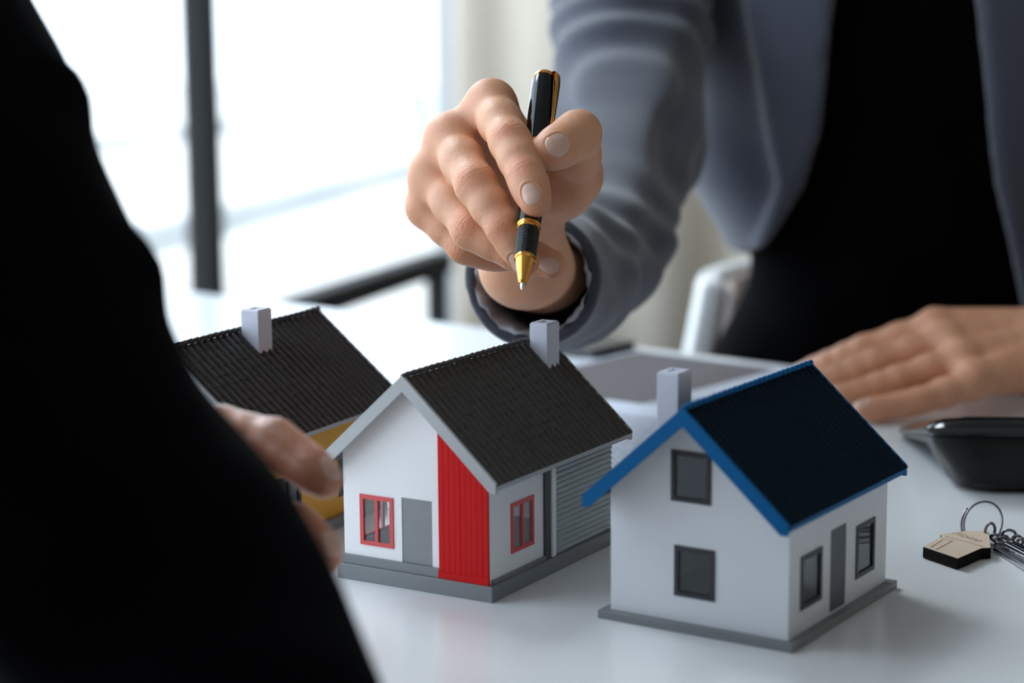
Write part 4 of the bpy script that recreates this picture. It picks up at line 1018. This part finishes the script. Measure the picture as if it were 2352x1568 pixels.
box_obj('outer_layer', (-0.05, -0.040, 0.0), (0.036, 0.020, 0.0012), M['black'], obl, bevel=0.0003); box_obj('inner_layer', (-0.0485, -0.0385, 0.0012), (0.0350, 0.0185, 0.0062), M['post'], obl); box_obj('outer_layer', (-0.05, -0.040, 0.0062), (0.036, 0.020, 0.0074), M['black'], obl, bevel=0.0003)  # thin black layers filling a dark spot at the far table edge

# ------------------------------------------------------------------ black desk calculator seen from behind
M['gloss'] = mat('black glossy plastic', (0.002, 0.0025, 0.003), 0.14, spec=0.4)
M['satin'] = mat('black satin plastic', (0.0025, 0.003, 0.0035), 0.24, spec=0.25)
M['key'] = mat('grey keys', (0.25, 0.26, 0.28), 0.5)
cb = on_table(2170, 1134); cang = math.radians(-4)
calc = thing('calculator', 'black glossy desk calculator seen from its rounded back, at the right edge', 'calculator', (cb[0], cb[1], TABLE), cang)
def rrect(w, y0, y1, r, n=7):
    pts = []
    for cx_, cy_, a0 in ((w - r, y1 - r, 0), (r, y1 - r, PI / 2), (r, y0 + r, PI), (w - r, y0 + r, 1.5 * PI)):
        for i in range(n + 1): a = a0 + PI / 2 * i / n; pts.append((cx_ + r * math.cos(a), cy_ + r * math.sin(a)))
    return pts
CW = 0.150
def loft(name, secs, m, seg_r=7):
    bm = bmesh.new(); R0 = []
    for (x0, x1, y0, y1, z, tilt, r) in secs:
        ring = [bm.verts.new((x0 + p[0] * (x1 - x0) / 1.0, p[1], z + tilt * (p[1] - y0))) for p in [(q[0] / (x1 - x0), q[1]) for q in rrect(x1 - x0, y0, y1, r, seg_r)]]
        R0.append(ring)
    n = len(R0[0])
    for A, B in zip(R0[:-1], R0[1:]):
        for i in range(n): bm.faces.new((A[i], A[(i + 1) % n], B[(i + 1) % n], B[i]))
    bm.faces.new(R0[0][::-1]); bm.faces.new(R0[-1])
    return obj(name, bm, m, calc, angle=0.7)
# y grows away from the camera; the body is thickest at this back edge
loft('body', [(0.012, CW - 0.012, 0.006, 0.156, 0.0, 0, 0.020), (0.004, CW - 0.004, -0.002, 0.160, 0.006, -0.01, 0.024), (-0.006, CW + 0.006, -0.003, 0.164, 0.030, -0.185, 0.022), (-0.007, CW + 0.007, -0.002, 0.165, 0.034, -0.20, 0.021)], M['satin'])
loft('lip', [(-0.0055, CW + 0.0055, -0.0005, 0.163, 0.0342, -0.205, 0.019), (-0.0055, CW + 0.0055, -0.0005, 0.163, 0.0362, -0.215, 0.019)], M['gloss'])
top = loft('top_cover', [(-0.009, CW + 0.009, -0.002, 0.167, 0.0364, -0.215, 0.020), (-0.0095, CW + 0.0095, -0.003, 0.1675, 0.0400, -0.228, 0.020), (-0.007, CW + 0.007, 0.000, 0.165, 0.0428, -0.236, 0.018), (0.000, CW, 0.007, 0.158, 0.0438, -0.24, 0.014)], M['gloss'])
loft('display', [(0.012, CW - 0.012, 0.018, 0.052, 0.0412, -0.24, 0.004), (0.012, CW - 0.012, 0.018, 0.052, 0.0422, -0.24, 0.004)], M['gloss'])
for j in range(5):
    for i in range(5):
        x0 = 0.013 + i * 0.0252; y0 = 0.060 + j * 0.0195; zb_ = 0.0438 - 0.24 * (y0 - 0.007)
        loft('key', [(x0, x0 + 0.021, y0, y0 + 0.015, zb_ - 0.002, -0.24, 0.003), (x0 + 0.001, x0 + 0.020, y0 + 0.001, y0 + 0.014, zb_ + 0.0015, -0.24, 0.003)], M['key'], 3)

# ------------------------------------------------------------------ house shaped key tag, ring and keys
M['plywood'] = mat('pale plywood face', (0.66, 0.52, 0.40), 0.6, noise=0.08, nscale=150)
M['burnt'] = mat('laser burnt edge', (0.007, 0.005, 0.004), 0.8, spec=0.1)
M['engrave'] = mat('brown engraving', (0.36, 0.20, 0.12), 0.7)
M['chrome'] = mat('nickel plated steel', (0.62, 0.62, 0.64), 0.18, metal=1.0)
M['chromed'] = mat('dark nickel', (0.20, 0.19, 0.21), 0.25, metal=1.0)
tz = 0.0062                                                  # height of the tag face
g = lambda px, py: on_table(px, py, tz)[:2]
orig = g(2200, 1260)
kt = thing('key_tag', 'wooden house shaped key tag lying on the table in front of the calculator', 'key tag', (orig[0], orig[1], TABLE))
# outline on the table from the photo: floor edge at the lower left, roof pointing right
pix = [(2120, 1255), (2200, 1282), (2255, 1258), (2276, 1257), (2272, 1219), (2222, 1218), (2160, 1226), (2163, 1232)]
ol = [tuple(np.array(g(*p)) - orig) for p in pix][::-1]
area = sum(ol[i][0] * ol[(i + 1) % len(ol)][1] - ol[(i + 1) % len(ol)][0] * ol[i][1] for i in range(len(ol)))
if area < 0: ol = ol[::-1]
lift = 0.0
body = obj('edge', plate(ol, [], lambda u, v, q: (u, v, 0.0004 + q), tz - 0.0007), M['burnt'], kt, bevel=0.0002)
cxm = np.mean(np.array(ol), axis=0)
obj('face', plate([tuple(cxm + (np.array(p) - cxm) * 0.985) for p in ol], [], lambda u, v, q: (u, v, tz - 0.0003 + q), 0.0003), M['plywood'], kt)
L2 = lambda px, py: Vector((*(np.array(g(px, py)) - orig), tz + 0.00002))
bm = bmesh.new()
for pl_ in ([(2170, 1231), (2262, 1256)], [(2150, 1262), (2188, 1242)], [(2165, 1236), (2190, 1243)], [(2138, 1257), (2165, 1240)]): add_tube(bm, [L2(*p) for p in pl_], 0.00022, 6)
obj('engraved_line', bm, M['engrave'], kt)
cu = bpy.data.curves.new('lettering', 'FONT'); cu.body = 'Home'; cu.size = 0.0105; cu.extrude = 0.00006; cu.shear = 0.25
to = bpy.data.objects.new('lettering', cu); C.objects.link(to)
a_, b_ = L2(2184, 1224), L2(2245, 1244); dx = (b_ - a_).normalized(); up_ = Vector((-dx.y, dx.x, 0))
sc = (b_ - a_).length / 0.0262
to.matrix_world = Matrix(((dx.x * sc, up_.x * sc, 0, a_.x), (dx.y * sc, up_.y * sc, 0, a_.y), (0, 0, 1, a_.z), (0, 0, 0, 1)))
bpy.context.view_layer.update(); me = bpy.data.meshes.new_from_object(to.evaluated_get(bpy.context.evaluated_depsgraph_get()))
me.transform(to.matrix_world); bpy.data.objects.remove(to); me.materials.clear(); me.materials.append(M['engrave']); link('lettering', me, None, kt)
# split ring standing up behind the tag
rg = thing('split_ring', 'thin dark steel split ring standing up behind the wooden tag', 'key ring', tuple(P(2262, 1236, 1.056)))
ro = P(2262, 1236, 1.056); bm = bmesh.new(); pts = []
for i in range(80):
    a = PI * 0.5 + (i / 79) * 2 * PI * 1.55 + 0.9
    x = 45 * math.cos(a) - 1.0; y = 50 * math.sin(a); sh = (i / 79 - 0.5) * 9
    pts.append(Vector(P(2258 + x + sh + 0.18 * y, 1202 - y + 0.10 * x, 1.062 + 0.006 * math.sin(a) - (i / 79) * 0.0015) - ro))
add_tube(bm, pts, 0.00062, 8); obj('ring_wire', bm, M['chromed'], rg, smooth=True)
chn = thing('link_chain', 'short dark chain links joining the wooden tag to the keys', 'chain', tuple(P(2300, 1245, 1.045)))
co = P(2300, 1245, 1.045)
for i, (px, py, rx, ry, ti) in enumerate(((2274, 1218, 11, 17, 0.2), (2288, 1236, 13, 8, 0.5), (2304, 1240, 12, 9, -0.4), (2318, 1228, 16, 11, 0.1), (2338, 1240, 13, 9, 0.6), (2298, 1252, 13, 8, -0.2), (2350, 1246, 13, 9, 0.2))):
    bm = bmesh.new(); pts = []
    for k_ in range(20):
        a = 2 * PI * k_ / 20; x, y = rx * math.cos(a), ry * math.sin(a); pts.append(Vector(P(px + x * math.cos(ti) - y * math.sin(ti), py + x * math.sin(ti) + y * math.cos(ti), 1.046 + 0.003 * math.sin(a) - 0.001 * i) - co))
    add_tube(bm, pts, 0.0008, 8, closed=True); obj('chain_link', bm, M['chromed'], chn, smooth=True)
def key_obj(label, px0, py0, px1, py1, z):
    a = on_table(px0, py0, z)[:2]; c = on_table(px1, py1, z)[:2]; d = (a - c) / np.linalg.norm(a - c); a = a - d * 0.048; r = math.atan2(d[1], d[0])
    k_ = thing('key', label, 'key', (a[0], a[1], TABLE + z), r)
    bl = [(0.0, -0.0038), (0.030, -0.0038), (0.032, -0.0024), (0.035, -0.0038), (0.0385, -0.0022), (0.042, -0.0036), (0.045, -0.0018), (0.048, 0.0005), (0.046, 0.0036), (0.0, 0.0036)]
    obj('blade', plate(bl, [], lambda u, v, q: (u, v, q), 0.0022), M['chrome'], k_, bevel=0.0003)
    obj('groove', plate(rect(0.002, -0.0006, 0.043, 0.0012), [], lambda u, v, q: (u, v, 0.0021 + q), 0.0003), M['chromed'], k_)
    bow = [(-0.009 + 0.0105 * math.cos(2 * PI * i / 28), 0.0105 * math.sin(2 * PI * i / 28)) for i in range(28)]
    ho = [(-0.0145 + 0.0022 * math.cos(2 * PI * i / 14), 0.0022 * math.sin(2 * PI * i / 14)) for i in range(14)]
    obj('bow', plate(bow, [ho], lambda u, v, q: (u, v, -0.0003 + q), 0.0028), M['chrome'], k_, bevel=0.0004)
key_obj('bright nickel key nearest the wooden tag, blade running to the lower right', 2292, 1262, 2352, 1300, 0.0005)
key_obj('second nickel key lying half on top, nearer the calculator', 2318, 1252, 2380, 1284, 0.0042)
